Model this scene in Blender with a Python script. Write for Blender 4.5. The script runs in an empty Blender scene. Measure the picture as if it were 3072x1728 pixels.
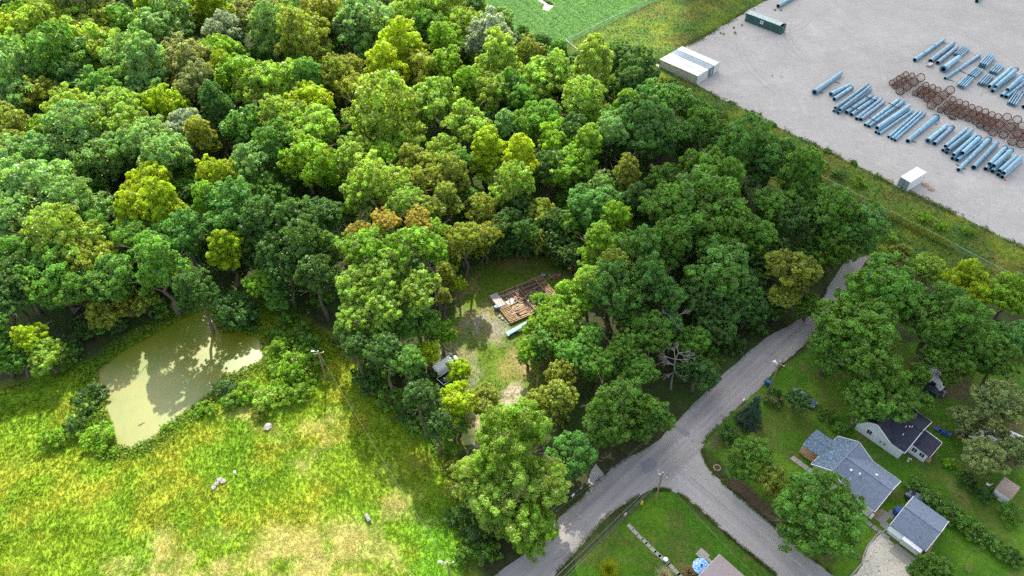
import bpy, bmesh, math, random
import numpy as np
from mathutils import Vector, Matrix

# ---------------------------------------------------------------- camera, sky, sun, exposure
SC = bpy.context.scene
COL = SC.collection
CAM_H, FPX, PITCH = 108.0, 2300.0, math.radians(46.0)      # drone height (m), focal length in photo pixels, pitch down
cd = bpy.data.cameras.new('camera'); cam = bpy.data.objects.new('camera', cd); COL.objects.link(cam)
cam.location = (0, 0, CAM_H); cam.rotation_euler = (math.radians(90) - PITCH, 0, 0)
cd.sensor_fit = 'HORIZONTAL'; cd.sensor_width = 36.0; cd.lens = 36.0 * FPX / 3072.0
cd.clip_start = 0.5; cd.clip_end = 9000
SC.camera = cam

SUN_EL, SUN_AZ = 43.0, math.atan2(-1.4, 10.3)              # sun stands behind the wood, a little to the left
sdir = Vector((math.sin(SUN_AZ) * math.cos(math.radians(SUN_EL)), math.cos(SUN_AZ) * math.cos(math.radians(SUN_EL)), math.sin(math.radians(SUN_EL))))
W = bpy.data.worlds.new('World'); SC.world = W; W.use_nodes = True
nt = W.node_tree; bg = nt.nodes['Background']
sky = nt.nodes.new('ShaderNodeTexSky'); sky.sky_type = 'NISHITA'; sky.sun_disc = False
sky.sun_elevation = math.radians(SUN_EL); sky.sun_rotation = SUN_AZ
sky.air_density = 1.0; sky.dust_density = 2.0; sky.ozone_density = 1.0
hsn = nt.nodes.new('ShaderNodeHueSaturation'); hsn.inputs['Saturation'].default_value = .55      # a half-clouded, milky sky
nt.links.new(sky.outputs[0], hsn.inputs['Color']); nt.links.new(hsn.outputs[0], bg.inputs[0]); bg.inputs[1].default_value = 0.15
sl = bpy.data.lights.new('sun', 'SUN'); sl.energy = 3.3; sl.angle = math.radians(0.6); sl.color = (1, .95, .86)
so = bpy.data.objects.new('sun', sl); COL.objects.link(so); so.rotation_euler = sdir.to_track_quat('Z', 'Y').to_euler()
SC.view_settings.view_transform = 'Standard'; SC.view_settings.look = 'None'
SC.view_settings.gamma = 1.0; SC.view_settings.exposure = 1.5; SC.view_settings.use_curve_mapping = False
SC.render.engine = 'CYCLES'
cy = SC.cycles
cy.max_bounces = 6; cy.diffuse_bounces = 3; cy.glossy_bounces = 2; cy.transmission_bounces = 3; cy.transparent_max_bounces = 8
cy.sample_clamp_indirect = 6.0
cy.use_denoising = False; cy.denoiser = 'OPENIMAGEDENOISE'; cy.denoising_prefilter = 'NONE'

# the cloud that shades the yard and the houses, far out of the picture
def build_cloud():
    rng = np.random.default_rng(5); V = []; Fc = []; bm = bmesh.new(); bmesh.ops.create_icosphere(bm, subdivisions=2, radius=1)
    bv = np.array([v.co for v in bm.verts]); bf = np.array([[v.index for v in f.verts] for f in bm.faces]); bm.free()
    top = 620.0; sh = np.array(sdir) / sdir.z * top
    for gy_ in np.arange(-60, 400, 26):
        e = CLOUD_EDGE(gy_)
        for gx_ in np.concatenate(([e + 15], np.arange(e + 36, 330, 30))):
            r = rng.uniform(24, 33) if gx_ > e + 20 else rng.uniform(13, 18)
            c = np.array((gx_ + rng.uniform(-5, 5), gy_ + rng.uniform(-5, 5), 0)) + sh + np.array((0, 0, rng.uniform(-6, 14)))
            p = bv * (r * np.array((1, 1, .8))) * (1 + .12 * np.sin(bv[:, :1] * 5 + gx_) * np.sin(bv[:, 1:2] * 6 + gy_)) + c
            Fc.append(bf + sum(len(q) for q in V)); V.append(p)
    return np.concatenate(V), np.concatenate(Fc)
CLOUD_EDGE = lambda y: 12 + (y - 47) * .235

# ---------------------------------------------------------------- helpers
random.seed(7); RNG = np.random.default_rng(7)
TS = 2576.0 / 1024.0
TILE = {'A': (0, 0), 'B': (1024, 0), 'C': (2048, 0), 'D': (0, 576), 'E': (1024, 576), 'F': (2048, 576),
        'G': (0, 1152), 'H': (1024, 1152), 'I': (2048, 1152)}
def gp(x, y, z=0.0):
    """photo pixel (3072 wide) -> point at height z above the flat ground"""
    u = (x - 1536) / FPX; v = -(y - 864) / FPX
    dx, dy, dz = u, math.cos(PITCH) + v * math.sin(PITCH), -math.sin(PITCH) + v * math.cos(PITCH)
    t = (CAM_H - z) / -dz
    return Vector((dx * t, dy * t, z))
def tp(t, x, y, z=0.0):
    o = TILE[t]; return gp(o[0] + x / TS, o[1] + y / TS, z)
def vp(x, y, z=0.0): return gp(x * 3072 / 2576, y * 3072 / 2576, z)
def zp(x, y, z=0.0): return gp(2360 + x / 2.8975, 60 + y / 2.8975, z)
def UV(u, v, deg=42.0):
    a = math.radians(deg); return Vector((u * math.cos(a) + v * math.sin(a), u * math.sin(a) - v * math.cos(a), 0))

def link(o, parent=None):
    COL.objects.link(o)
    if parent is not None: o.parent = parent
    return o
def tag(o, label=None, cat=None, group=None, kind=None):
    if label: o['label'] = label
    if cat: o['category'] = cat
    if group: o['group'] = group
    if kind: o['kind'] = kind
    return o
def empty(name, loc, rz=0.0, label=None, cat=None, group=None):
    o = bpy.data.objects.new(name, None); o.empty_display_size = .3; o.location = loc; o.rotation_euler = (0, 0, rz)
    link(o); return tag(o, label, cat, group)
def mesh_np(name, V, Fc, mats, attrs=None, smooth=False, midx=None):
    V = np.asarray(V, np.float32); Fc = np.asarray(Fc, np.int32); k = Fc.shape[1]
    me = bpy.data.meshes.new(name)
    me.vertices.add(len(V)); me.vertices.foreach_set('co', V.ravel())
    me.loops.add(Fc.size); me.loops.foreach_set('vertex_index', Fc.ravel())
    me.polygons.add(len(Fc)); me.polygons.foreach_set('loop_start', np.arange(0, Fc.size, k, dtype=np.int32))
    me.polygons.foreach_set('loop_total', np.full(len(Fc), k, np.int32))
    if midx is not None: me.polygons.foreach_set('material_index', np.asarray(midx, np.int32))
    if smooth: me.polygons.foreach_set('use_smooth', np.ones(len(Fc), bool))
    for m in (mats if isinstance(mats, (list, tuple)) else [mats]): me.materials.append(m)
    for an, dom, typ, dat in (attrs or []):
        a = me.attributes.new(an, typ, dom)
        a.data.foreach_set('color' if typ == 'FLOAT_COLOR' else 'value', np.asarray(dat, np.float32).ravel())
    me.update(calc_edges=True); me.validate()
    return me
def obj_np(name, V, Fc, mats, parent=None, **k):
    return link(bpy.data.objects.new(name, mesh_np(name, V, Fc, mats, **k)), parent)

class MB:
    """collects boxes, tubes and sheets; build() links them as ONE mesh object"""
    def __init__(s): s.v = []; s.f = []; s.m = []
    def add(s, vs, fs, m=0):
        n = len(s.v); s.v += [tuple(p) for p in vs]; s.f += [tuple(i + n for i in f) for f in fs]; s.m += [m] * len(fs); return s
    def box(s, c, sz, ax=None, m=0, taper=1.0):
        X, Y, Z = ax or (Vector((1, 0, 0)), Vector((0, 1, 0)), Vector((0, 0, 1))); c = Vector(c)
        vs = []
        for k in (-1, 1):
            t = 1 if k < 0 else taper
            for a, b in ((-1, -1), (1, -1), (1, 1), (-1, 1)):
                vs.append(c + X * (a * sz[0] / 2 * t) + Y * (b * sz[1] / 2 * t) + Z * (k * sz[2] / 2))
        return s.add(vs, [(3, 2, 1, 0), (4, 5, 6, 7), (0, 1, 5, 4), (1, 2, 6, 5), (2, 3, 7, 6), (3, 0, 4, 7)], m)
    def bar(s, p, q, w, h, m=0):
        p, q = Vector(p), Vector(q); d = q - p; L = d.length
        if L < 1e-6: return s
        X = d / L; Z = Vector((0, 0, 1)) if abs(X.z) < .95 else Vector((1, 0, 0)); Y = Z.cross(X).normalized(); Z = X.cross(Y)
        return s.box((p + q) / 2, (L, w, h), (X, Y, Z), m)
    def tube(s, p, q, r0, r1=None, n=10, m=0, caps=True, hollow=0.0, mi=None):
        p, q = Vector(p), Vector(q); r1 = r0 if r1 is None else r1
        X = (q - p).normalized(); A = X.orthogonal().normalized(); B = X.cross(A)
        cs = [(math.cos(2 * math.pi * i / n), math.sin(2 * math.pi * i / n)) for i in range(n)]
        ring = lambda c, r: [c + A * (a * r) + B * (b * r) for a, b in cs]
        side = [(i, (i + 1) % n, n + (i + 1) % n, n + i) for i in range(n)]
        s.add(ring(p, r0) + ring(q, r1), side, m)
        if hollow:
            mi = m if mi is None else mi
            s.add(ring(p, r0 * hollow) + ring(q, r1 * hollow), [f[::-1] for f in side], mi)
            s.add(ring(p, r0) + ring(p, r0 * hollow), [f[::-1] for f in side], m)
            s.add(ring(q, r1) + ring(q, r1 * hollow), side, m)
        elif caps:
            s.add(ring(p, r0), [tuple(range(n))[::-1]], m); s.add(ring(q, r1), [tuple(range(n))], m)
        return s
    def torus(s, c, ax, R, r, n=20, k=5, m=0):
        c = Vector(c); X = Vector(ax).normalized(); A = X.orthogonal().normalized(); B = X.cross(A); vs = []
        for i in range(n):
            t = 2 * math.pi * i / n; d = A * math.cos(t) + B * math.sin(t)
            for j in range(k):
                u = 2 * math.pi * j / k; vs.append(c + d * (R + r * math.cos(u)) + X * (r * math.sin(u)))
        return s.add(vs, [(i * k + j, ((i + 1) % n) * k + j, ((i + 1) % n) * k + (j + 1) % k, i * k + (j + 1) % k) for i in range(n) for j in range(k)], m)
    def lathe(s, c, prof, n=14, m=0):
        c = Vector(c); vs = []
        for r, z in prof:
            for i in range(n):
                t = 2 * math.pi * i / n; vs.append(c + Vector((r * math.cos(t), r * math.sin(t), z)))
        fs = [(j * n + i, j * n + (i + 1) % n, (j + 1) * n + (i + 1) % n, (j + 1) * n + i) for j in range(len(prof) - 1) for i in range(n)]
        fs += [tuple(range(n))[::-1], tuple((len(prof) - 1) * n + i for i in range(n))]
        return s.add(vs, fs, m)
    def poly(s, pts, m=0): return s.add(pts, [tuple(range(len(pts)))], m)
    def slab(s, pts, t, m=0):
        """polygon given by its top outline, extruded down by t"""
        n = len(pts); top = [Vector(p) for p in pts]; bot = [p - Vector((0, 0, t)) for p in top]
        return s.add(top + bot, [tuple(range(n)), tuple(range(2 * n - 1, n - 1, -1))] + [(i, n + i, n + (i + 1) % n, (i + 1) % n) for i in range(n)], m)
    def build(s, name, mats, parent=None, smooth=False, bevel=0.0, loc=None):
        me = bpy.data.meshes.new(name); me.from_pydata([tuple(p) for p in s.v], [], s.f)
        ms = mats if isinstance(mats, (list, tuple)) else [mats]
        for m in ms: me.materials.append(m)
        me.polygons.foreach_set('material_index', s.m)
        bm = bmesh.new(); bm.from_mesh(me); bmesh.ops.recalc_face_normals(bm, faces=bm.faces)
        bm.to_mesh(me); bm.free()
        if smooth:
            me.polygons.foreach_set('use_smooth', [True] * len(me.polygons))
            me.set_sharp_from_angle(angle=math.radians(40))
        me.update()
        o = bpy.data.objects.new(name, me)
        if loc is not None: o.location = loc
        link(o, parent)
        if bevel:
            b = o.modifiers.new('bevel', 'BEVEL'); b.width = bevel; b.segments = 2; b.limit_method = 'ANGLE'; b.angle_limit = math.radians(40)
        return o

def h2(ix, iy, seed):
    n = (ix.astype(np.int64) * 374761393 + iy.astype(np.int64) * 668265263 + seed * 2147483647) & 0xffffffff
    n = ((n ^ (n >> 13)) * 1274126177) & 0xffffffff
    return ((n ^ (n >> 16)) & 0xffff) / 65535.0
def vnoise(x, y, seed=0):
    ix, iy = np.floor(x), np.floor(y); fx, fy = x - ix, y - iy
    fx = fx * fx * (3 - 2 * fx); fy = fy * fy * (3 - 2 * fy)
    a, b, c, d = h2(ix, iy, seed), h2(ix + 1, iy, seed), h2(ix, iy + 1, seed), h2(ix + 1, iy + 1, seed)
    return (a * (1 - fx) + b * fx) * (1 - fy) + (c * (1 - fx) + d * fx) * fy
def fbm(x, y, sc, seed=0, o=4):
    t = 0; a = .5; tot = 0
    for i in range(o):
        t = t + a * vnoise(x / sc * 2 ** i, y / sc * 2 ** i, seed + i * 17); tot += a; a *= .5
    return t / tot
def inpoly(x, y, P):
    r = np.zeros(x.shape, bool); n = len(P)
    for i in range(n):
        x0, y0 = P[i][0], P[i][1]; x1, y1 = P[(i + 1) % n][0], P[(i + 1) % n][1]
        c = ((y0 > y) != (y1 > y)) & (x < (x1 - x0) * (y - y0) / ((y1 - y0) if abs(y1 - y0) > 1e-9 else 1e-9) + x0)
        r ^= c
    return r
def dseg(x, y, P, closed=True):
    d = np.full(x.shape, 1e9); n = len(P)
    for i in range(n if closed else n - 1):
        x0, y0 = P[i][0], P[i][1]; x1, y1 = P[(i + 1) % n][0], P[(i + 1) % n][1]
        dx, dy = x1 - x0, y1 - y0; L = dx * dx + dy * dy + 1e-9
        t = np.clip(((x - x0) * dx + (y - y0) * dy) / L, 0, 1)
        d = np.minimum(d, np.hypot(x - x0 - t * dx, y - y0 - t * dy))
    return d
def soft(x, y, P, w, seed=3, warp=1.2):
    """soft, ragged membership of a polygon, 0..1"""
    wx = x + (fbm(x, y, 4, seed) - .5) * 2 * warp; wy = y + (fbm(x, y, 4, seed + 50) - .5) * 2 * warp
    d = dseg(wx, wy, P); s = np.where(inpoly(wx, wy, P), d, -d)
    return np.clip(s / w + .5, 0, 1)
def ragged(P, step=1.2, amp=.25, seed=1):
    out = []; rr = random.Random(seed); n = len(P)
    for i in range(n):
        a, b = Vector(P[i][:2]), Vector(P[(i + 1) % n][:2]); k = max(1, int((b - a).length / step))
        nrm = Vector((-(b - a).y, (b - a).x)); nrm = nrm.normalized() if nrm.length else nrm
        for j in range(k):
            q = a.lerp(b, j / k) + nrm * rr.uniform(-amp, amp); out.append(q)
    return out
def sheet(name, P, z, mat, kind='structure', **k):
    me = bpy.data.meshes.new(name); bm = bmesh.new()
    f = bm.faces.new([bm.verts.new((p[0], p[1], z)) for p in P]); bmesh.ops.triangulate(bm, faces=[f])
    bmesh.ops.recalc_face_normals(bm, faces=bm.faces)
    if sum(f.normal.z for f in bm.faces) < 0: bmesh.ops.reverse_faces(bm, faces=bm.faces)
    bm.to_mesh(me); bm.free(); me.materials.append(mat)
    o = link(bpy.data.objects.new(name, me)); o['kind'] = kind; return o

# ---------------------------------------------------------------- materials
def nmat(name):
    m = bpy.data.materials.new(name); m.use_nodes = True; n = m.node_tree.nodes; l = m.node_tree.links
    return m, n, l, n['Principled BSDF']
def plain(name, col, rough=.6, metal=0.0, var=.18, scale=6.0, bump=0.0, spec=.4, col2=None, detail=5.0, obj_tint=False):
    """noise-mottled material"""
    m, n, l, b = nmat(name)
    tc = n.new('ShaderNodeTexCoord'); nz = n.new('ShaderNodeTexNoise'); nz.inputs['Scale'].default_value = scale; nz.inputs['Detail'].default_value = detail
    nz.inputs['Roughness'].default_value = .65
    l.new(tc.outputs['Object'], nz.inputs['Vector'])
    r = n.new('ShaderNodeValToRGB'); l.new(nz.outputs['Fac'], r.inputs[0])
    c2 = col2 or tuple(min(1, c * (1 + var)) for c in col)
    r.color_ramp.elements[0].position = .3; r.color_ramp.elements[1].position = .7
    r.color_ramp.elements[0].color = (*(tuple(c * (1 - var) for c in col)), 1); r.color_ramp.elements[1].color = (*c2, 1)
    out = r.outputs[0]
    if obj_tint:
        oi = n.new('ShaderNodeObjectInfo'); mx = n.new('ShaderNodeMix'); mx.data_type = 'RGBA'; mx.blend_type = 'MULTIPLY'; mx.inputs[0].default_value = 1
        l.new(out, mx.inputs[6]); l.new(oi.outputs['Color'], mx.inputs[7]); out = mx.outputs[2]
    l.new(out, b.inputs['Base Color'])
    b.inputs['Roughness'].default_value = rough; b.inputs['Metallic'].default_value = metal; b.inputs['Specular IOR Level'].default_value = spec
    if bump:
        bp = n.new('ShaderNodeBump'); bp.inputs['Strength'].default_value = bump; bp.inputs['Distance'].default_value = .05
        l.new(nz.outputs['Fac'], bp.inputs['Height']); l.new(bp.outputs[0], b.inputs['Normal'])
    return m
def leaf_mat(name, obj_col=True, trans=.5, rough=.4, spec=.42):
    """leaf: colour comes from the object's own colour or a painted attribute, each leaf a little different"""
    m, n, l, b = nmat(name)
    if obj_col:
        oi = n.new('ShaderNodeObjectInfo'); base = oi.outputs['Color']
        at = n.new('ShaderNodeAttribute'); at.attribute_name = 'v'
        hs = n.new('ShaderNodeHueSaturation')
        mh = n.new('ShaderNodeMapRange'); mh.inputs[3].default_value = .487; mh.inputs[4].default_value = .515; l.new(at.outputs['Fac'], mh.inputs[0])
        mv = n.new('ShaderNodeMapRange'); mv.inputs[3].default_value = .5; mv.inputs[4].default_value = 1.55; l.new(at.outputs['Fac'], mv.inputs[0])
        tcl = n.new('ShaderNodeTexCoord'); nzl = n.new('ShaderNodeTexNoise'); nzl.inputs['Scale'].default_value = .38; nzl.inputs['Detail'].default_value = 3; l.new(tcl.outputs['Object'], nzl.inputs['Vector'])
        mrl = n.new('ShaderNodeMapRange'); mrl.inputs[1].default_value = .42; mrl.inputs[2].default_value = .68; mrl.inputs[4].default_value = .6; l.new(nzl.outputs['Fac'], mrl.inputs[0])
        mxl = n.new('ShaderNodeMix'); mxl.data_type = 'RGBA'; mxl.blend_type = 'MULTIPLY'; l.new(mrl.outputs[0], mxl.inputs[0]); l.new(base, mxl.inputs[6]); mxl.inputs[7].default_value = (1.28, 1.1, .75, 1)
        l.new(mh.outputs[0], hs.inputs['Hue']); l.new(mv.outputs[0], hs.inputs['Value']); l.new(mxl.outputs[2], hs.inputs['Color']); c = hs.outputs[0]
    else:
        at = n.new('ShaderNodeAttribute'); at.attribute_name = 'tint'; c = at.outputs['Color']
    l.new(c, b.inputs['Base Color']); b.inputs['Roughness'].default_value = rough; b.inputs['Specular IOR Level'].default_value = spec
    tr = n.new('ShaderNodeBsdfTranslucent'); tm = n.new('ShaderNodeMix'); tm.data_type = 'RGBA'; tm.blend_type = 'MULTIPLY'; tm.inputs[0].default_value = 1
    tm.inputs[7].default_value = (1.55, 1.45, .75, 1); l.new(c, tm.inputs[6]); l.new(tm.outputs[2], tr.inputs[0])
    mx = n.new('ShaderNodeMixShader'); mx.inputs[0].default_value = trans
    l.new(b.outputs[0], mx.inputs[1]); l.new(tr.outputs[0], mx.inputs[2]); l.new(mx.outputs[0], n['Material Output'].inputs[0])
    return m
def ground_mat(name, attr=True, col=(.1, .1, .1), scales=((.6, .5), (3.5, .45)), bump=.5, bdist=.1, rough=.95, speck=None, streak=None):
    """ground surface: colour attribute (or flat colour) broken up by noise at several sizes"""
    m, n, l, b = nmat(name)
    tc = n.new('ShaderNodeTexCoord'); co = tc.outputs['Object']
    if attr:
        at = n.new('ShaderNodeAttribute'); at.attribute_name = 'tint'; c = at.outputs['Color']
    else:
        rg = n.new('ShaderNodeRGB'); rg.outputs[0].default_value = (*col, 1); c = rg.outputs[0]
    last = None
    for sc, am in scales:
        nz = n.new('ShaderNodeTexNoise'); nz.inputs['Scale'].default_value = sc; nz.inputs['Detail'].default_value = 6; nz.inputs['Roughness'].default_value = .7
        l.new(co, nz.inputs['Vector'])
        mr = n.new('ShaderNodeMapRange'); mr.inputs[1].default_value = .25; mr.inputs[2].default_value = .75
        mr.inputs[3].default_value = 1 - am; mr.inputs[4].default_value = 1 + am; l.new(nz.outputs['Fac'], mr.inputs[0])
        mx = n.new('ShaderNodeMix'); mx.data_type = 'RGBA'; mx.blend_type = 'MULTIPLY'; mx.inputs[0].default_value = 1
        l.new(c, mx.inputs[6]); l.new(mr.outputs[0], mx.inputs[7]); c = mx.outputs[2]; last = nz
    if streak:                                        # wheel tracks along a direction
        deg, sc, am = streak
        mp = n.new('ShaderNodeMapping'); mp.inputs['Rotation'].default_value = (0, 0, math.radians(-deg)); m2 = n.new('ShaderNodeMapping'); m2.inputs['Scale'].default_value = (.035, 1, 1)
        l.new(co, mp.inputs[0]); l.new(mp.outputs[0], m2.inputs[0]); mp = m2; nz = n.new('ShaderNodeTexNoise'); nz.inputs['Scale'].default_value = sc; nz.inputs['Detail'].default_value = 4; l.new(mp.outputs[0], nz.inputs['Vector'])
        mr = n.new('ShaderNodeMapRange'); mr.inputs[1].default_value = .3; mr.inputs[2].default_value = .7; mr.inputs[3].default_value = 1 - am; mr.inputs[4].default_value = 1 + am * .6
        l.new(nz.outputs['Fac'], mr.inputs[0]); mx = n.new('ShaderNodeMix'); mx.data_type = 'RGBA'; mx.blend_type = 'MULTIPLY'; mx.inputs[0].default_value = 1
        l.new(c, mx.inputs[6]); l.new(mr.outputs[0], mx.inputs[7]); c = mx.outputs[2]
    if speck:                                         # loose stones or stains
        sc, th, sc_col, fac = speck
        nz = n.new('ShaderNodeTexNoise'); nz.inputs['Scale'].default_value = sc; nz.inputs['Detail'].default_value = 3; l.new(co, nz.inputs['Vector'])
        mr = n.new('ShaderNodeMapRange'); mr.inputs[1].default_value = th; mr.inputs[2].default_value = th + .06; mr.inputs[4].default_value = fac; l.new(nz.outputs['Fac'], mr.inputs[0])
        mx = n.new('ShaderNodeMix'); mx.data_type = 'RGBA'; l.new(mr.outputs[0], mx.inputs[0]); l.new(c, mx.inputs[6]); mx.inputs[7].default_value = (*sc_col, 1); c = mx.outputs[2]
    l.new(c, b.inputs['Base Color']); b.inputs['Roughness'].default_value = rough; b.inputs['Specular IOR Level'].default_value = .15
    bp = n.new('ShaderNodeBump'); bp.inputs['Strength'].default_value = bump; bp.inputs['Distance'].default_value = bdist
    l.new(last.outputs['Fac'], bp.inputs['Height']); l.new(bp.outputs[0], b.inputs['Normal'])
    return m
M_GROUND = ground_mat('ground_cover', scales=((.25, .22), (1.6, .35), (7, .3)), bump=.7, bdist=.12)
M_GRAVEL = ground_mat('yard_gravel', attr=False, col=(.395, .366, .325), scales=((.03, .13), (.14, .12), (.6, .1), (4, .2)), bump=.3, bdist=.03, speck=(.55, .67, (.27, .245, .22), .55))
M_ROAD = ground_mat('road_surface', attr=False, col=(.325, .295, .27), scales=((.18, .12), (1.6, .07), (9, .06)), bump=.3, bdist=.02, speck=(.8, .63, (.20, .185, .17), .6), streak=(43, 1.0, .2))
M_SIDE = ground_mat('side_road_surface', attr=False, col=(.355, .33, .305), scales=((.2, .1), (1.6, .07), (9, .06)), bump=.3, bdist=.02, speck=(.8, .66, (.24, .22, .20), .5), streak=(-48, 1.0, .14))
M_PATCH = ground_mat('asphalt_patch', attr=False, col=(.23, .22, .225), scales=((.8, .12), (6, .16)), bump=.2, bdist=.02)
M_CRACK = plain('crack_filler', (.2, .19, .18), .9, scale=4)
M_SAND = ground_mat('drive_gravel', attr=False, col=(.60, .54, .43), scales=((.3, .15), (2.5, .2), (9, .15)), bump=.4, bdist=.05, speck=(1.5, .6, (.2, .21, .08), .7))
M_CROP = ground_mat('crop_green', attr=False, col=(.09, .215, .04), scales=((.06, .15), (.5, .3), (3, .4)), bump=.8, bdist=.25, streak=(62, .9, .12))
M_CONC = plain('concrete', (.34, .31, .26), .9, scale=2.5, var=.15)
M_LEAF = leaf_mat('leaves'); M_TINT = leaf_mat('herbage', False, trans=.35, rough=.6, spec=.2)
M_BARK = plain('bark', (.13, .10, .07), .95, scale=3, var=.4, bump=.5)
M_DEAD = plain('dead_wood', (.22, .195, .175), .9, scale=3, var=.25)
M_POLE = plain('weathered_pole', (.27, .19, .11), .9, scale=2, var=.25)
M_METAL = plain('grey_metal', (.45, .45, .44), .5, .5, scale=3)
M_STEEL = plain('galvanised_steel', (.19, .35, .44), .45, .15, var=.34, scale=1.1, spec=.5, obj_tint=True)
M_STEELIN = plain('steel_inside', (.03, .07, .09), .8, scale=2)
M_FLANGE = plain('flange_steel', (.10, .22, .29), .5, .2, scale=3)
M_RUST = plain('rusty_steel', (.16, .065, .03), .85, .1, var=.35, scale=4)
M_RUSTDK = plain('dark_rusty_hoop', (.075, .045, .035), .8, .2, var=.3, scale=4)
M_TIMBER = plain('timber', (.34, .21, .11), .85, var=.35, scale=3)
M_TIMBERD = plain('charred_timber', (.10, .075, .055), .9, var=.4, scale=3)
M_PALE = plain('pale_wood', (.42, .30, .17), .85, var=.25, scale=3)
M_WHITE = plain('white_paint', (.78, .77, .74), .45, var=.05, scale=1.5)
M_CREAMSIDE = plain('aged_container_side', (.56, .54, .43), .6, var=.12, scale=.8)
M_BLUEGREY = plain('blue_grey_paint', (.25, .33, .36), .55, var=.15, scale=1.5)
M_BLUEDK = plain('blue_door_paint', (.04, .12, .20), .5, var=.2, scale=2)
M_GREENBOX = plain('green_box_paint', (.035, .10, .09), .6, var=.2, scale=1)
M_GREENTOP = plain('faded_top', (.42, .49, .44), .7, var=.12, scale=1)
M_SIDING = plain('white_siding', (.66, .70, .72), .6, var=.06, scale=1)
M_YELLOW = plain('pale_yellow_siding', (.72, .70, .50), .6, var=.06, scale=1)
M_TRIM = plain('trim_white', (.75, .74, .70), .5, var=.05, scale=2)
M_GLASS = plain('window_glass', (.03, .035, .05), .12, var=.2, scale=1, spec=.6)
M_RUBBER = plain('rubber', (.02, .02, .02), .8, scale=5)
M_BLACK = plain('black_paint', (.02, .02, .025), .4, scale=3)
M_WIRE = plain('cable', (.22, .21, .19), .7, scale=3)
M_BLUE = plain('blue_plastic', (.012, .09, .30), .45, var=.2, scale=3)
M_YEL = plain('yellow_paint', (.75, .48, .02), .45, var=.1, scale=3)
M_ORANGE = plain('orange_plastic', (.65, .16, .05), .5, var=.15, scale=3)
M_CARBLUE = plain('blue_car_paint', (.16, .22, .28), .25, .3, var=.1, scale=1, spec=.6)
M_CARDARK = plain('dark_car_paint', (.03, .05, .06), .25, .3, var=.1, scale=1, spec=.6)
M_ROCK = plain('pale_rock', (.27, .25, .23), .9, var=.25, scale=2, bump=.4)
M_BROWNROOF = plain('brown_flat_roof', (.31, .25, .235), .85, var=.1, scale=1.2)
M_SHEDROOF = plain('shed_roof_sheet', (.33, .24, .19), .7, var=.15, scale=1.2)
def shingle(name, col, var):
    m, n, l, b = nmat(name)
    tc = n.new('ShaderNodeTexCoord'); mp = n.new('ShaderNodeMapping'); mp.inputs['Rotation'].default_value = (0, 0, math.radians(-42))
    l.new(tc.outputs['Object'], mp.inputs[0])
    br = n.new('ShaderNodeTexBrick'); br.inputs['Scale'].default_value = 1; br.inputs['Brick Width'].default_value = .3; br.inputs['Row Height'].default_value = .14; br.inputs['Mortar Size'].default_value = .012
    br.inputs['Color1'].default_value = (*[c * (1 - var) for c in col], 1); br.inputs['Color2'].default_value = (*[c * (1 + var) for c in col], 1)
    br.inputs['Mortar'].default_value = (*[c * .55 for c in col], 1); l.new(mp.outputs[0], br.inputs['Vector'])
    nz = n.new('ShaderNodeTexNoise'); nz.inputs['Scale'].default_value = 2.2; nz.inputs['Detail'].default_value = 6; l.new(tc.outputs['Object'], nz.inputs['Vector'])
    mr = n.new('ShaderNodeMapRange'); mr.inputs[3].default_value = .72; mr.inputs[4].default_value = 1.28; l.new(nz.outputs['Fac'], mr.inputs[0])
    mx = n.new('ShaderNodeMix'); mx.data_type = 'RGBA'; mx.blend_type = 'MULTIPLY'; mx.inputs[0].default_value = 1
    l.new(br.outputs[0], mx.inputs[6]); l.new(mr.outputs[0], mx.inputs[7]); l.new(mx.outputs[2], b.inputs['Base Color'])
    b.inputs['Roughness'].default_value = .9; b.inputs['Specular IOR Level'].default_value = .2
    bp = n.new('ShaderNodeBump'); bp.inputs['Strength'].default_value = .4; bp.inputs['Distance'].default_value = .02; l.new(br.outputs['Fac'], bp.inputs['Height']); bp.invert = True
    l.new(bp.outputs[0], b.inputs['Normal'])
    return m
M_SH_GREY = shingle('grey_shingles', (.20, .235, .29), .13)
M_SH_BLUE = shingle('blue_worn_shingles', (.13, .185, .235), .42)
M_SH_DARK = shingle('dark_shingles', (.045, .045, .065), .25)

m, n, l, b = nmat('cloud_vapour'); tr = n.new('ShaderNodeBsdfTranslucent'); tr.inputs[0].default_value = (.95, .95, .95, 1); b.inputs['Base Color'].default_value = (.95, .95, .95, 1); b.inputs['Roughness'].default_value = 1
tz = n.new('ShaderNodeTexNoise'); tz.inputs['Scale'].default_value = .02; mx = n.new('ShaderNodeMixShader'); l.new(tz.outputs['Fac'], mx.inputs[0]); l.new(b.outputs[0], mx.inputs[1]); l.new(tr.outputs[0], mx.inputs[2]); l.new(mx.outputs[0], n['Material Output'].inputs[0])
cv, cf = build_cloud(); o = obj_np('cloud', cv, cf, m, smooth=True); o['kind'] = 'structure'

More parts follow.
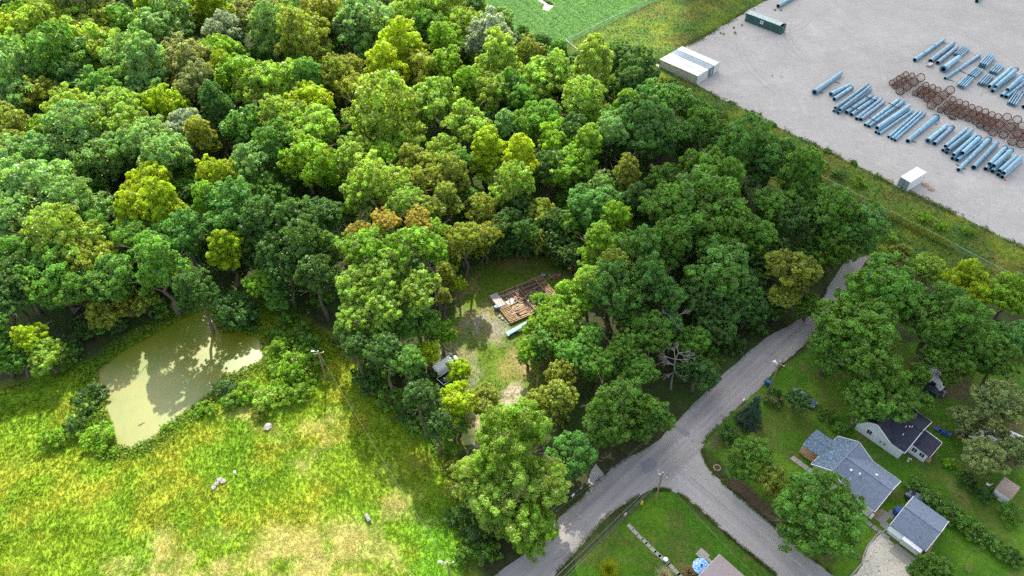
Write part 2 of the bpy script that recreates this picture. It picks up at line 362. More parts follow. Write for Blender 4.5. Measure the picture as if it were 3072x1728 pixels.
# ---------------------------------------------------------------- ground and its zones
xy = lambda L, f: [f(*p).to_2d() for p in L]
P_POND = xy([(525, 772), (470, 792), (380, 842), (300, 884), (238, 935), (252, 1010), (275, 1060), (290, 1128), (330, 1134), (385, 1108), (440, 1062), (500, 1022), (548, 980), (566, 952), (622, 932), (672, 905), (655, 845), (600, 832), (560, 835), (545, 805)], vp)
P_MEADOW = xy([(-700, 900), (0, 980), (150, 940), (250, 900), (420, 800), (560, 740), (680, 770), (760, 800), (860, 870), (960, 940), (1060, 1030), (1120, 1100), (1165, 1250), (1180, 1480), (1190, 1900), (-700, 1900)], vp)
P_BRIGHT = xy([(1040, 1310), (1120, 1290), (1150, 1340), (1160, 1560), (1010, 1560), (1060, 1400)], vp)
P_TAN = [xy([(300, 1420), (420, 1370), (620, 1360), (760, 1310), (960, 1330), (1030, 1400), (1000, 1600), (250, 1600)], vp),
         xy([(750, 1160), (830, 1050), (850, 1080), (800, 1200), (760, 1210)], vp),
         xy([(950, 1190), (1030, 1170), (1060, 1290), (960, 1310)], vp), xy([(560, 1060), (700, 1040), (780, 1090), (660, 1110)], vp)]
P_CLEAR = xy([(1150, 700), (1240, 650), (1420, 640), (1450, 700), (1440, 800), (1400, 900), (1390, 1000), (1330, 1110), (1230, 1120), (1150, 1050), (1090, 960), (1080, 880), (1130, 780)], vp)
P_GRAVELS = [xy([(1150, 790), (1230, 770), (1290, 830), (1260, 860), (1170, 850)], vp), xy([(1110, 880), (1170, 870), (1200, 930), (1190, 990), (1120, 970)], vp)]
P_DIRT = [xy([(1295, 885), (1325, 880), (1330, 950), (1300, 930)], vp)]
P_SANDS = [xy([(1250, 990), (1310, 960), (1320, 1030), (1265, 1065)], vp), xy([(1190, 1000), (1240, 1000), (1260, 1110), (1200, 1120)], vp)]
P_LAWN = [xy([(2050, 860), (2600, 860), (2800, 900), (2800, 1700), (2060, 1700), (1960, 1300), (1780, 1130), (1760, 1090), (1960, 930)], vp),
          xy([(1650, 1235), (1700, 1240), (1990, 1500), (1990, 1750), (1300, 1750), (1440, 1430)], vp)]
P_DIRTLAWN = [xy([(1820, 1210), (1850, 1205), (1990, 1310), (2010, 1350), (1960, 1320), (1900, 1280)], vp), xy([(1790, 1100), (1815, 1090), (1810, 1130), (1795, 1130)], vp), xy([(2280, 900), (2440, 880), (2440, 1010), (2300, 990)], vp),
              xy([(2420, 1010), (2576, 1060), (2560, 1180), (2450, 1150)], vp)]
YARD_EDGE = [(1900 + x / 4.83, y / 4.83) for x, y in ((1950, -8), (1640, 160), (1300, 372), (1060, 512), (820, 640), (300, 925), (375, 985), (905, 1222), (1290, 1449))]
YARD_EDGE += [(2048 + x / TS, y / TS) for x, y in ((400, 792), (600, 902), (900, 1052), (1090, 1140), (1300, 1242), (1600, 1402))]
YARD_EDGE += [(2640 + x / 3.8125, 480 + y / 3.8125) for x, y in ((380, 400), (700, 545), (950, 662), (1300, 842), (1647, 1012))]
P_YARD = [gp(*p).to_2d() for p in YARD_EDGE]
d0 = (P_YARD[-1] - P_YARD[-4]).normalized(); d1 = (P_YARD[0] - P_YARD[3]).normalized()
P_YARDFULL = P_YARD + [P_YARD[-1] + d0 * 70, P_YARD[-1] + d0 * 70 + d1 * 260, P_YARD[0] + d1 * 130]
FENCE_A = [gp(1978, 0).to_2d(), gp(1696, 137).to_2d()]
FENCE_B = [gp(1696, 137).to_2d(), gp(1751, 183).to_2d(), gp(2139, 384).to_2d(), gp(2207, 421).to_2d(), gp(2666, 655).to_2d(), gp(2850, 751).to_2d(), gp(3002, 832).to_2d(), gp(3090, 880).to_2d()]
dA = (FENCE_A[0] - FENCE_A[1]).normalized()
P_STRIP = [FENCE_A[0] + dA * 80, FENCE_A[1]] + FENCE_B[1:] + [FENCE_B[-1] + d0 * 60 + Vector((0, -14)), P_YARD[-1] + d0 * 60] + P_YARD[::-1] + [P_YARD[0] + d1 * 80]
P_STRIP2 = FENCE_B[3:] + xy([(2620, 800), (2480, 760), (2360, 700), (2200, 640), (2120, 660), (2060, 560), (1900, 420)], vp)
P_CROP = [FENCE_A[0] + dA * 120, FENCE_A[1]] + [gp(1640, 150).to_2d(), gp(1560, 110).to_2d(), gp(1480, 40).to_2d(), gp(1400, -30).to_2d(), Vector((-70, 360))]

def meadow_tan(x, y):
    t = np.zeros(x.shape)
    for i, P in enumerate(P_TAN): t = np.maximum(t, soft(x, y, P, 5, 9 + i, 4))
    return np.clip(t * 1.1 * np.clip((fbm(x, y, 3.0, 77) - .3) * 3.2, 0, 1), 0, 1)
def zone_color(x, y):
    def mixc(c, col, w): return c * (1 - w[:, None]) + np.array(col) * w[:, None]
    def nz(sc, seed, lo=.35, hi=.65): return np.clip((fbm(x, y, sc, seed) - lo) / (hi - lo), 0, 1)
    c = np.tile(np.array((.045, .050, .020)), (len(x), 1)); c = mixc(c, (.05, .085, .018), nz(6, 1))
    m = soft(x, y, P_MEADOW, 3, 5, 2.0)
    mc = np.tile(np.array((.215, .32, .018)), (len(x), 1))
    mc = mixc(mc, (.14, .28, .014), nz(9, 21, .45, .7) * .7); mc = mixc(mc, (.33, .33, .03), nz(5, 31, .5, .72) * .7)
    mc = mixc(mc, (.14, .25, .02), nz(2.2, 41, .58, .75) * .5)
    mc = mixc(mc, (.155, .33, .02), soft(x, y, P_BRIGHT, 2, 11, 1.5))
    tn = meadow_tan(x, y); mc = mixc(mc, (.43, .36, .14), tn * .75)
    c = c * (1 - m[:, None]) + mc * m[:, None]
    s = np.maximum(soft(x, y, P_STRIP, 1.5, 6, 1.0), soft(x, y, P_STRIP2, 2, 6, 1.5) * .9)
    sc_ = np.tile(np.array((.12, .185, .022)), (len(x), 1)); sc_ = mixc(sc_, (.15, .12, .035), nz(7, 61, .5, .72) * .65); sc_ = mixc(sc_, (.06, .135, .022), nz(3, 71, .5, .7) * .8)
    sc_ = mixc(sc_, (.23, .26, .02), nz(6, 81, .55, .7) * .5)
    c = c * (1 - s[:, None]) + sc_ * s[:, None]
    for P in P_LAWN:
        w = soft(x, y, P, .8, 8, .4); lc = np.tile(np.array((.06, .15, .010)), (len(x), 1)); lc = mixc(lc, (.105, .215, .014), nz(7, 91, .42, .62)); lc = mixc(lc, (.11, .12, .026), nz(3.5, 95, .52, .68) * .6); lc = mixc(lc, (.17, .15, .05), nz(1.3, 97, .64, .74) * .6)
        c = c * (1 - w[:, None]) + lc * w[:, None]
    for P in P_DIRTLAWN: c = mixc(c, (.135, .088, .055), soft(x, y, P, 1.5, 12, .8) * .85)
    w = soft(x, y, P_CLEAR, 3, 15, 1.5); cc = np.tile(np.array((.10, .16, .016)), (len(x), 1)); cc = mixc(cc, (.20, .19, .05), nz(4, 101, .45, .65)); c = c * (1 - w[:, None]) + cc * w[:, None]
    for P in P_GRAVELS: c = mixc(c, (.27, .25, .19), soft(x, y, P, 3, 16, 1.6) * (.1 + .8 * nz(1.3, 111, .35, .65)))
    for P in P_DIRT: c = mixc(c, (.33, .24, .14), soft(x, y, P, 2, 17, 1.2) * (.3 + .7 * nz(1.0, 113, .35, .6)))
    for P in P_SANDS: c = mixc(c, (.42, .35, .25), soft(x, y, P, 2, 18, 1.2) * (.35 + .65 * nz(1.0, 115, .3, .6)))
    return c
def ground_z(x, y):
    m = np.clip(soft(x, y, P_MEADOW, 3, 5, 2.0) - soft(x, y, P_CLEAR, 3, 15, 1), 0, 1)
    s = np.maximum(np.clip(dseg(x, y, P_STRIP), 0, 2) / 2 * inpoly(x, y, P_STRIP), np.clip(dseg(x, y, P_STRIP2), 0, 2) / 2 * inpoly(x, y, P_STRIP2))
    pd = dseg(x, y, P_POND); ins = inpoly(x, y, P_POND)
    bank = np.where(ins, 0, np.clip(pd / 3, 0, 1))
    z = (fbm(x, y, 2.4, 201) * .45 + fbm(x, y, 11, 211) * .5) * m * bank + fbm(x, y, 2.0, 221) * .5 * s
    return np.where(ins, -.25 * np.clip(pd / .8, 0, 1), z)
gx = np.arange(-175, 175.1, .6); gy = [26.0]
while gy[-1] < 245: gy.append(gy[-1] + .4 + .6 * (gy[-1] - 26) / 210)
gy = np.array(gy)
gx = np.concatenate(([-4000, -1500, -600, -300], gx, [300, 600, 1500, 4000])); gy = np.concatenate(([-3000, -800, -200, -40, 5], gy, [300, 420, 800, 2000, 5000]))
GX, GY = np.meshgrid(gx, gy); fx_, fy_ = GX.ravel(), GY.ravel()
core = (abs(fx_) < 176) & (fy_ > 25) & (fy_ < 246)
gz = np.where(core, ground_z(fx_, fy_), 0); gc = np.concatenate((zone_color(fx_, fy_), np.ones((len(fx_), 1))), 1)
nx, ny = len(gx), len(gy); ii = (np.arange(ny - 1)[:, None] * nx + np.arange(nx - 1)[None, :]).ravel()
o = obj_np('ground', np.stack((fx_, fy_, gz), 1), np.stack((ii, ii + 1, ii + nx + 1, ii + nx), 1), M_GROUND, attrs=[('tint', 'POINT', 'FLOAT_COLOR', gc)], smooth=True)
o['kind'] = 'structure'

# pond: algae-covered water
m, n, l, b = nmat('algae_water')
tc = n.new('ShaderNodeTexCoord'); nz1 = n.new('ShaderNodeTexNoise'); nz1.inputs['Scale'].default_value = .16; nz1.inputs['Detail'].default_value = 7; nz1.inputs['Distortion'].default_value = .6; l.new(tc.outputs['Object'], nz1.inputs['Vector'])
rp = n.new('ShaderNodeValToRGB'); l.new(nz1.outputs['Fac'], rp.inputs[0])
rp.color_ramp.elements[0].position = .36; rp.color_ramp.elements[0].color = (.12, .165, .002, 1); rp.color_ramp.elements[1].position = .56; rp.color_ramp.elements[1].color = (.175, .18, .004, 1)
nz2 = n.new('ShaderNodeTexNoise'); nz2.inputs['Scale'].default_value = 5; nz2.inputs['Detail'].default_value = 5; l.new(tc.outputs['Object'], nz2.inputs['Vector'])
mr = n.new('ShaderNodeMapRange'); mr.inputs[1].default_value = .3; mr.inputs[2].default_value = .7; mr.inputs[3].default_value = .86; mr.inputs[4].default_value = 1.1; l.new(nz2.outputs['Fac'], mr.inputs[0])
mx = n.new('ShaderNodeMix'); mx.data_type = 'RGBA'; mx.blend_type = 'MULTIPLY'; mx.inputs[0].default_value = 1; l.new(rp.outputs[0], mx.inputs[6]); l.new(mr.outputs[0], mx.inputs[7])
l.new(mx.outputs[2], b.inputs['Base Color']); b.inputs['Roughness'].default_value = .42; b.inputs['Specular IOR Level'].default_value = .85
M_POND = m
sheet('pond', ragged(P_POND, .8, .35, 3), .02, M_POND)

# gravel yard, crop field
sheet('gravel_yard', ragged(P_YARDFULL, 2.0, .35, 4), .012, M_GRAVEL)
sheet('crop_field', ragged(P_CROP, 3.0, .3, 5), .016, M_CROP)
M_SOIL = ground_mat('bare_soil', attr=False, col=(.52, .43, .33), scales=((.5, .15), (3, .2)))
soil = [(1500, -60), (1480, 0), (1530, 30), (1520, 75), (1560, 82), (1610, 45), (1570, 35), (1520, 5), (1530, -60)]
sheet('bare_soil_path', ragged([tp('B', *p).to_2d() for p in soil], 1.5, .3, 6), .022, M_SOIL)

# roads
R_L = [tp('F', *p).to_2d() for p in ((1110, 690), (1060, 790), (930, 940), (640, 1090), (290, 1390))] + [tp('H', *p).to_2d() for p in ((2360, 455), (2110, 585), (1990, 685), (1900, 760), (1800, 870), (1650, 1000), (1500, 1190), (1320, 1320), (1150, 1449))]
R_R = [tp('F', *p).to_2d() for p in ((1270, 690), (1170, 920), (950, 1130), (760, 1290), (640, 1420))] + [tp('I', *p).to_2d() for p in ((600, 15), (330, 250), (190, 390), (148, 480))]
S_L = [tp('H', *p).to_2d() for p in ((2600, 862), (2500, 812), (2430, 796), (2380, 792), (2320, 802), (2200, 868), (2000, 1005), (1800, 1225), (1600, 1449))]
end = (R_L[-1] - R_L[-4]).normalized() * 40; top = (R_L[0] - R_L[2]).normalized() * 28
main = [R_L[0] + top] + R_L + [R_L[-1] + end, S_L[-1] + end] + S_L[::-1][:-2] + R_R[::-1] + [R_R[0] + top]
sheet('main_road', ragged(main, 1.5, .14, 7), .020, M_ROAD)
N_E = [tp('I', *p).to_2d() for p in ((148, 470), (152, 520), (180, 600), (235, 685), (350, 790), (520, 930), (700, 1080), (900, 1260), (1150, 1449))]
S_W = [tp('I', *p).to_2d() for p in ((720, 1449), (600, 1350), (450, 1230), (250, 1060), (120, 940), (20, 865))]
se = (N_E[-1] - N_E[-4]).normalized() * 40
side = [R_R[-1] + Vector((-2.5, 2))] + N_E + [N_E[-1] + se, S_W[0] + se] + S_W + S_L[:4] + [S_L[4] + Vector((-1, 2))]
sheet('side_road', ragged(side, 1.5, .14, 8), .014, M_SIDE)
for P, z in (([(2250, 600), (2330, 550), (2390, 590), (2360, 650), (2290, 680)], .026), ([(2500, 300), (2576, 330), (2640, 380), (2600, 400), (2530, 350)], .026)):
    sheet('road_patch', ragged([tp('H', *p).to_2d() for p in P], .6, .08, 9), z, M_PATCH)
def ribbon(name, pts, w, z, mat, jit=.06):
    mb = MB(); rr = random.Random(len(pts)); L = []; Rr = []
    P = []
    for a, b in zip(pts[:-1], pts[1:]):
        k = max(1, int((b - a).length / .8)); P += [a.lerp(b, i / k) for i in range(k)]
    P.append(pts[-1])
    for i, p in enumerate(P):
        d = (P[min(i + 1, len(P) - 1)] - P[max(i - 1, 0)]).normalized(); nn = Vector((-d.y, d.x)); q = p + nn * rr.uniform(-jit, jit); ww = w * rr.uniform(.6, 1.2) / 2
        L.append((q + nn * ww).to_3d() + Vector((0, 0, z))); Rr.append((q - nn * ww).to_3d() + Vector((0, 0, z)))
    for i in range(len(P) - 1): mb.poly([L[i], L[i + 1], Rr[i + 1], Rr[i]])
    return tag(mb.build(name, mat), kind='structure')
for c in (((1600, 1330), (1690, 1280), (1730, 1210), (1780, 1215), (1880, 1140)), ((1300, 1240), (1500, 1020), (1900, 720), (2300, 450)), ((1620, 960), (2050, 640), (2300, 420))):
    ribbon('road_crack', [tp('H', *p).to_2d() for p in c], .07, .027, M_CRACK)
for c in (((0, 600), (330, 360)), ((60, 700), (400, 1000), (900, 1400)), ((-60, 640), (150, 470))): ribbon('road_crack', [tp('I', *p).to_2d() for p in c], .06, .028, M_CRACK)
ribbon('road_crack', [tp('F', *p).to_2d() for p in ((1010, 960), (700, 1160), (420, 1430))], .09, .027, M_CRACK)
sheet('driveway_mouth', ragged([tp('H', *p).to_2d() for p in ((1920, 600), (1990, 690), (1905, 765), (1860, 740), (1880, 660))], .8, .1, 10), .016, M_SIDE)
sheet('gravel_drive', ragged([tp('I', *p).to_2d() for p in ((1510, 1120), (1440, 1170), (1395, 1240), (1370, 1330), (1360, 1360), (1280, 1460), (1230, 1600), (1750, 1600), (1730, 1440), (1730, 1330), (1600, 1215)) ], .9, .2, 11), .012, M_SAND)
edg = [tp('I', *p).to_2d() for p in ((1535, 1102), (1470, 1132), (1395, 1222), (1362, 1300), (1355, 1350), (1265, 1455), (1180, 1560))]
mb = MB()
for a, b_ in zip(edg[:-1], edg[1:]): mb.bar(a.to_3d() + Vector((0, 0, .06)), b_.to_3d() + Vector((0, 0, .06)), .22, .12)
tag(mb.build('concrete_edging', M_CONC), 'pale concrete edging curving along the gravel drive to the garage', 'edging')

# ---------------------------------------------------------------- herbage: grass, weeds, crop leaves (uncountable)
def sample_in(P, n):
    xs = [p[0] for p in P]; ys = [p[1] for p in P]; X = np.empty(0); Y = np.empty(0)
    while len(X) < n:
        x = RNG.uniform(max(min(xs), -110), min(max(xs), 175), n); y = RNG.uniform(max(min(ys), 36), min(max(ys), 250), n)
        vis = (abs(x) < .72 * y + 45) & (y > 38)
        k = inpoly(x, y, P) & vis; X = np.concatenate((X, x[k])); Y = np.concatenate((Y, y[k]))
    return X[:n], Y[:n]
def blades(name, x, y, col, L, wid, nb, lean, label, cat):
    n = len(x); X = np.repeat(x, nb); Y = np.repeat(y, nb); N = n * nb
    X = X + RNG.normal(0, .09, N); Y = Y + RNG.normal(0, .09, N); Z = ground_z(X, Y) - .03
    fl = fbm(X, Y, 7, 301) * 6.28 * 2
    a = fl + RNG.normal(0, .9, N); Ln = np.repeat(L, nb) * RNG.uniform(.6, 1.25, N); ln = np.repeat(lean, nb) * RNG.uniform(.6, 1.2, N)
    wa = a + math.pi / 2 + RNG.normal(0, .3, N); w = wid * RNG.uniform(.6, 1.3, N)
    dx, dy = np.cos(a) * Ln * np.sin(ln), np.sin(a) * Ln * np.sin(ln); dz = Ln * np.cos(ln)
    V = np.stack((np.stack((X - np.cos(wa) * w, Y - np.sin(wa) * w, Z), 1), np.stack((X + np.cos(wa) * w, Y + np.sin(wa) * w, Z), 1), np.stack((X + dx, Y + dy, Z + dz), 1)), 1).reshape(-1, 3)
    C = np.repeat(col, nb, 0) * RNG.uniform(.75, 1.35, (N, 1)); C = np.concatenate((C, np.ones((N, 1))), 1)
    o = obj_np(name, V, np.arange(3 * N).reshape(-1, 3), M_TINT, attrs=[('tint', 'FACE', 'FLOAT_COLOR', C)])
    return tag(o, label, cat, kind='stuff')
def leafbits(name, x, y, z, col, size, label, cat, flat=.5):
    n = len(x); a = RNG.uniform(0, 6.28, n); t = RNG.normal(0, flat, n); t2 = RNG.normal(0, flat, n); s = size * RNG.uniform(.6, 1.5, n)
    U = np.stack((np.cos(a) * np.cos(t), np.sin(a) * np.cos(t), np.sin(t)), 1); Wv = np.stack((-np.sin(a) * np.cos(t2), np.cos(a) * np.cos(t2), np.sin(t2)), 1)
    c = np.stack((x, y, z), 1); S = s[:, None]
    V = np.stack((c - U * S, c - Wv * S * .6, c + U * S, c + Wv * S * .6), 1).reshape(-1, 3)
    C = np.concatenate((col * RNG.uniform(.65, 1.4, (n, 1)), np.ones((n, 1))), 1)
    o = obj_np(name, V, np.arange(4 * n).reshape(-1, 4), M_TINT, attrs=[('tint', 'FACE', 'FLOAT_COLOR', C)])
    return tag(o, label, cat, kind='stuff')
x, y = sample_in(P_MEADOW, 62000); k = ~inpoly(x, y, P_POND); x, y = x[k], y[k]
col = zone_color(x, y); tn = meadow_tan(x, y)
blades('meadow_grass', x, y, col * np.where(tn > .3, 1.15, 1.0)[:, None], .28 + .3 * fbm(x, y, 4, 311), .045, 6, .85 + .35 * tn, 'rough yellow-green meadow grass with flattened straw-coloured patches', 'grass')
x, y = sample_in(P_STRIP, 30000); col = zone_color(x, y)
leafbits('weeds', x, y, ground_z(x, y) + RNG.uniform(0, .55, len(x)) * (.4 + fbm(x, y, 2.5, 321)), col * 1.1, .2, 'olive and rust-brown weeds on the strip around the gravel yard', 'weeds')
x, y = sample_in(P_STRIP2, 9000); col = zone_color(x, y)
leafbits('rough_herbage', x, y, ground_z(x, y) + RNG.uniform(0, .6, len(x)), col * 1.15, .2, 'rough green herbage between the chain-link fence and the wood', 'herbage')
x, y = sample_in(P_CROP, 42000); k = y < 238; x, y = x[k], y[k]
k = ~inpoly(x, y, [tp('B', *p).to_2d() for p in soil]); x, y = x[k], y[k]
rows = np.sin((x * math.cos(.5) + y * math.sin(.5)) * 2.2); cc = np.array((.095, .235, .035)) * (1 + .2 * (fbm(x, y, 6, 331) - .5))[:, None]
leafbits('crop_plants', x, y, .1 + .12 * rows + RNG.uniform(0, .15, len(x)), cc, .17, 'vivid green crop plants filling the field behind the wood', 'crop', .3)
rim = []
for i in range(16000):
    a = RNG.integers(0, len(P_POND)); q = P_POND[a].lerp(P_POND[(a + 1) % len(P_POND)], RNG.uniform()); rim.append((q.x + RNG.normal(0, 1.4), q.y + RNG.normal(0, 1.4)))
rim = np.array(rim); x, y = rim[:, 0], rim[:, 1]; k = ~inpoly(x, y, P_POND) | (dseg(x, y, P_POND) < .5); x, y = x[k], y[k]
leafbits('bank_plants', x, y, np.maximum(ground_z(x, y), 0) + RNG.uniform(0, .8, len(x)), zone_color(x, y) * .4 + np.array((.07, .12, .012)) * (.5 + fbm(x, y, 3, 341))[:, None], .19, 'low leafy plants crowding the rim of the pond', 'bank plants', .6)
lx = []
for P in P_LAWN:
    x, y = sample_in(P, 26000); lx.append((x, y))
x = np.concatenate([a[0] for a in lx]); y = np.concatenate([a[1] for a in lx]); k = ~inpoly(x, y, main) & ~inpoly(x, y, side); x, y = x[k], y[k]
blades('lawn_grass', x, y, zone_color(x, y) * 1.05, np.full(len(x), .12), .035, 2, np.full(len(x), .6), 'short mown grass on the house lots', 'lawn')
x, y = sample_in(P_CLEAR, 9000)
blades('clearing_grass', x, y, zone_color(x, y) * 1.05, .2 + .15 * fbm(x, y, 2, 351), .035, 4, np.full(len(x), .7), 'patchy short grass in the clearing around the ruin', 'grass')

# ---------------------------------------------------------------- trees
def leaf_quads(c, nrm, size, rng, jit=.55, asp=.62):
    n = len(c); nn = nrm + rng.normal(0, jit, (n, 3)); nn /= np.linalg.norm(nn, axis=1)[:, None] + 1e-9
    r = rng.normal(0, 1, (n, 3)); U = np.cross(nn, r); U /= np.linalg.norm(U, axis=1)[:, None] + 1e-9; Wv = np.cross(nn, U)
    s = (size * rng.uniform(.65, 1.4, n))[:, None]
    return np.stack((c - U * s, c - Wv * s * asp - U * s * .1, c + U * s, c + Wv * s * asp - U * s * .1), 1).reshape(-1, 3)
def crown_mesh(name, seed, kind, R=5.0, leaf=.2, n_leaf=9000):
    """crown around the origin: lobes carry puffs, puffs carry leaves that face outwards"""
    rng = np.random.default_rng(seed); puffs = []
    hz = {'dome': 1.0, 'oval': 1.4, 'open': 1.2, 'tall': 1.8, 'layer': 1.0, 'shrub': .75}[kind]
    nl = {'dome': 15, 'oval': 15, 'open': 17, 'tall': 15, 'layer': 20, 'shrub': 9}[kind]
    lobes = []
    for i in range(nl):
        d = rng.normal(0, 1, 3); d /= np.linalg.norm(d)
        if d[2] < -.6: d[2] *= -.6
        rad = rng.uniform(.48, .72) if kind != 'shrub' else rng.uniform(.35, .65)
        c = d * R * rad * np.array((1, 1, hz * .85)); lr = R * rng.uniform(.27, .42)
        if kind in ('open', 'layer'): lr *= .78
        if kind == 'tall': c *= np.array((.72, .72, 1.0)); lr *= .85
        lobes.append((c, lr))
    lobes.append((np.array((0, 0, R * .1 * hz)), R * .5))
    for li, (c, lr) in enumerate(lobes):
        k = int(4 * math.pi * lr * lr / (1.25 if kind != 'layer' else 1.5))
        for j in range(k):
            d = rng.normal(0, 1, 3); d /= np.linalg.norm(d)
            if d[2] < -.75: continue
            zs = .45 if kind == 'layer' else .85
            p = c + d * lr * np.array((1, 1, zs)) * rng.uniform(.8, 1.24)
            if any(np.linalg.norm((p - c2) / np.array((1, 1, zs))) < l2 * .74 for q, (c2, l2) in enumerate(lobes) if q != li): continue
            puffs.append((p, d, rng.uniform(.28, .72) * (R / 5) ** .5, rng.uniform(-.32, .32)))
    per = max(8, int(n_leaf * .86 / max(1, len(puffs)))); C = []; Nn = []; vv = []
    for p, d, pr, tone in puffs:
        e = rng.normal(0, 1, (per, 3)); e /= np.linalg.norm(e, axis=1)[:, None]; e = e + d * .55 + np.array((0, 0, .25)); e /= np.linalg.norm(e, axis=1)[:, None]
        C.append(p + e * (pr * rng.uniform(.5, 1.08, (per, 1)) * np.array((1, 1, .75)))); Nn.append(e + np.array((0, 0, .25))); vv.append(np.clip(.5 + tone + rng.normal(0, .17, per), 0, 1))
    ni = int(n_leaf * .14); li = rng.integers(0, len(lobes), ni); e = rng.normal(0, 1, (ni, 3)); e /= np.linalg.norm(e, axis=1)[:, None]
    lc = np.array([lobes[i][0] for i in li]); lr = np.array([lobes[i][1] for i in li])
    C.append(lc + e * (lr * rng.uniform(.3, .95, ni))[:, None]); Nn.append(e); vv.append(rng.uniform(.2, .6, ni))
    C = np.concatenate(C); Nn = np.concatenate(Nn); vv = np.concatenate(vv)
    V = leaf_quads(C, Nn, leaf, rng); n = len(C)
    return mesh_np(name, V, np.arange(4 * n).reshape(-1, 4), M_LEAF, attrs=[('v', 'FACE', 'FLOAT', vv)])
def conifer_mesh(name, seed, n=9000):
    rng = np.random.default_rng(seed); C = []; Nn = []; vv = []
    for i in range(150):
        h = rng.uniform(0, 1) ** 1.2; r = 2.6 * (1 - h) + .15; a = rng.uniform(0, 6.28); k = n // 150; t = rng.uniform(.25, 1, k)
        C.append(np.stack((np.cos(a) * r * t + rng.normal(0, .16, k), np.sin(a) * r * t + rng.normal(0, .16, k), -3.2 + 7.2 * h - .35 * r * t * t + rng.normal(0, .1, k)), 1))
        Nn.append(np.tile((np.cos(a) * .7, np.sin(a) * .7, .9), (k, 1))); vv.append(np.clip(rng.normal(.5, .15, k) + rng.uniform(-.15, .15), 0, 1))
    C = np.concatenate(C); Nn = np.concatenate(Nn)
    return mesh_np(name, leaf_quads(C, Nn, .15, rng, .5, .4), np.arange(4 * len(C)).reshape(-1, 4), M_LEAF, attrs=[('v', 'FACE', 'FLOAT', np.concatenate(vv))])
def trunk_mesh(name, seed, mat, bare=False):
    """unit trunk: height 1 (crown centre), limbs fan out above"""
    rr = random.Random(seed); mb = MB()
    p = Vector((0, 0, -.03)); r = .045
    for i in range(5):
        q = Vector((rr.uniform(-.025, .025) * (i + 1), rr.uniform(-.025, .025) * (i + 1), .2 * (i + 1))); mb.tube(p, q, r, r * .82, 7, caps=False); p, r = q, r * .82
        if i >= 2:
            for k in range(2):
                a = rr.uniform(0, 6.28); e = p + Vector((math.cos(a) * .28, math.sin(a) * .28, rr.uniform(.12, .3)))
                mb.tube(p, e, r * .6, r * .25, 5, caps=False)
                for s in range(2):
                    b2 = a + rr.uniform(-.9, .9); mb.tube(e, e + Vector((math.cos(b2) * .16, math.sin(b2) * .16, rr.uniform(0, .14))), r * .25, r * .06, 4, caps=False)
    me = mb.build(name, mat, smooth=True); d = me.data; bpy.data.objects.remove(me); return d
KINDS = ['dome', 'oval', 'open', 'layer', 'tall']
FAR = {k: [crown_mesh('crown', 100 + i * 7 + j, k, leaf=.165, n_leaf=21000) for j in range(3 if k in ('dome', 'open') else 2)] for i, k in enumerate(KINDS)}
NEAR = {k: [crown_mesh('crown', 300 + i * 7 + j, k, leaf=.105, n_leaf=46000) for j in range(2 if k in ('dome', 'open') else 1)] for i, k in enumerate(KINDS)}
SHRUB = [crown_mesh('foliage', 500 + i, 'shrub', R=2.0, leaf=.11, n_leaf=4200) for i in range(4)]
CONIFER = conifer_mesh('crown', 600)
TRUNK = [trunk_mesh('trunk', 700 + i, M_BARK) for i in range(4)]
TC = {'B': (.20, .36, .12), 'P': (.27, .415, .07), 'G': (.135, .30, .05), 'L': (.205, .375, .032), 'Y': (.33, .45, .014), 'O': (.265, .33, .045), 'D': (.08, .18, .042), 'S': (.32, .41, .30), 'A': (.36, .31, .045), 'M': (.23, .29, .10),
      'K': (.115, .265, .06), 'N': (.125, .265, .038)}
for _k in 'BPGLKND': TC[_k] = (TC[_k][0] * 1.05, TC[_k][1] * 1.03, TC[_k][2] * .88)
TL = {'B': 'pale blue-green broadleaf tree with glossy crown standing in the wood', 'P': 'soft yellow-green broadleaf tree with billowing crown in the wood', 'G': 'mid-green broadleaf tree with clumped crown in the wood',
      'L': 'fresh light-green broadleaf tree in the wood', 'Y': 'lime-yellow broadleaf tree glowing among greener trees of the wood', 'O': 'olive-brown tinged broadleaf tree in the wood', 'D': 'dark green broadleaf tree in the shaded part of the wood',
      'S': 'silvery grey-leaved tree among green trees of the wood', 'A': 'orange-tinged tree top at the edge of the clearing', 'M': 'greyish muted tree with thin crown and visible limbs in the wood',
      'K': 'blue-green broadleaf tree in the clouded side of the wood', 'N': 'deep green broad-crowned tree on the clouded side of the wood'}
used = []
def tree(c, r, col, zc, kind=None, label=None, group=None, near=None, jit=.1, name='broadleaf_tree', squash=1.0):
    """c: crown centre in space; r: crown radius; zc: its height over the ground"""
    near = (c - cam.location).length < 118 if near is None else near
    kind = kind or random.choices(KINDS, (4, 3, 3, 1, 2))[0]; me = random.choice((NEAR if near else FAR)[kind])
    t = empty(name, (c.x, c.y, 0), random.uniform(0, 6.28), label, 'tree', group)
    tr = bpy.data.objects.new('trunk', random.choice(TRUNK)); link(tr, t); s = r / 5; tr.scale = (9 * s + 2, 9 * s + 2, zc)
    cr = bpy.data.objects.new('crown', me); link(cr, t); cr.location = (0, 0, zc); cr.scale = (s, s, s * random.uniform(.92, 1.1) * squash); cr.rotation_euler = (random.uniform(-.08, .08), random.uniform(-.08, .08), 0)
    k = random.uniform(1 - jit, 1 + jit); h = random.uniform(-jit, jit) * .6
    cr.color = (*[max(0, TC[col][i] * k * (1 + (h, 0, -h)[i])) for i in range(3)], 1)
    used.append((c.x, c.y, r)); return t
def lit(x, y): return x < 12 + (y - 42) * .22
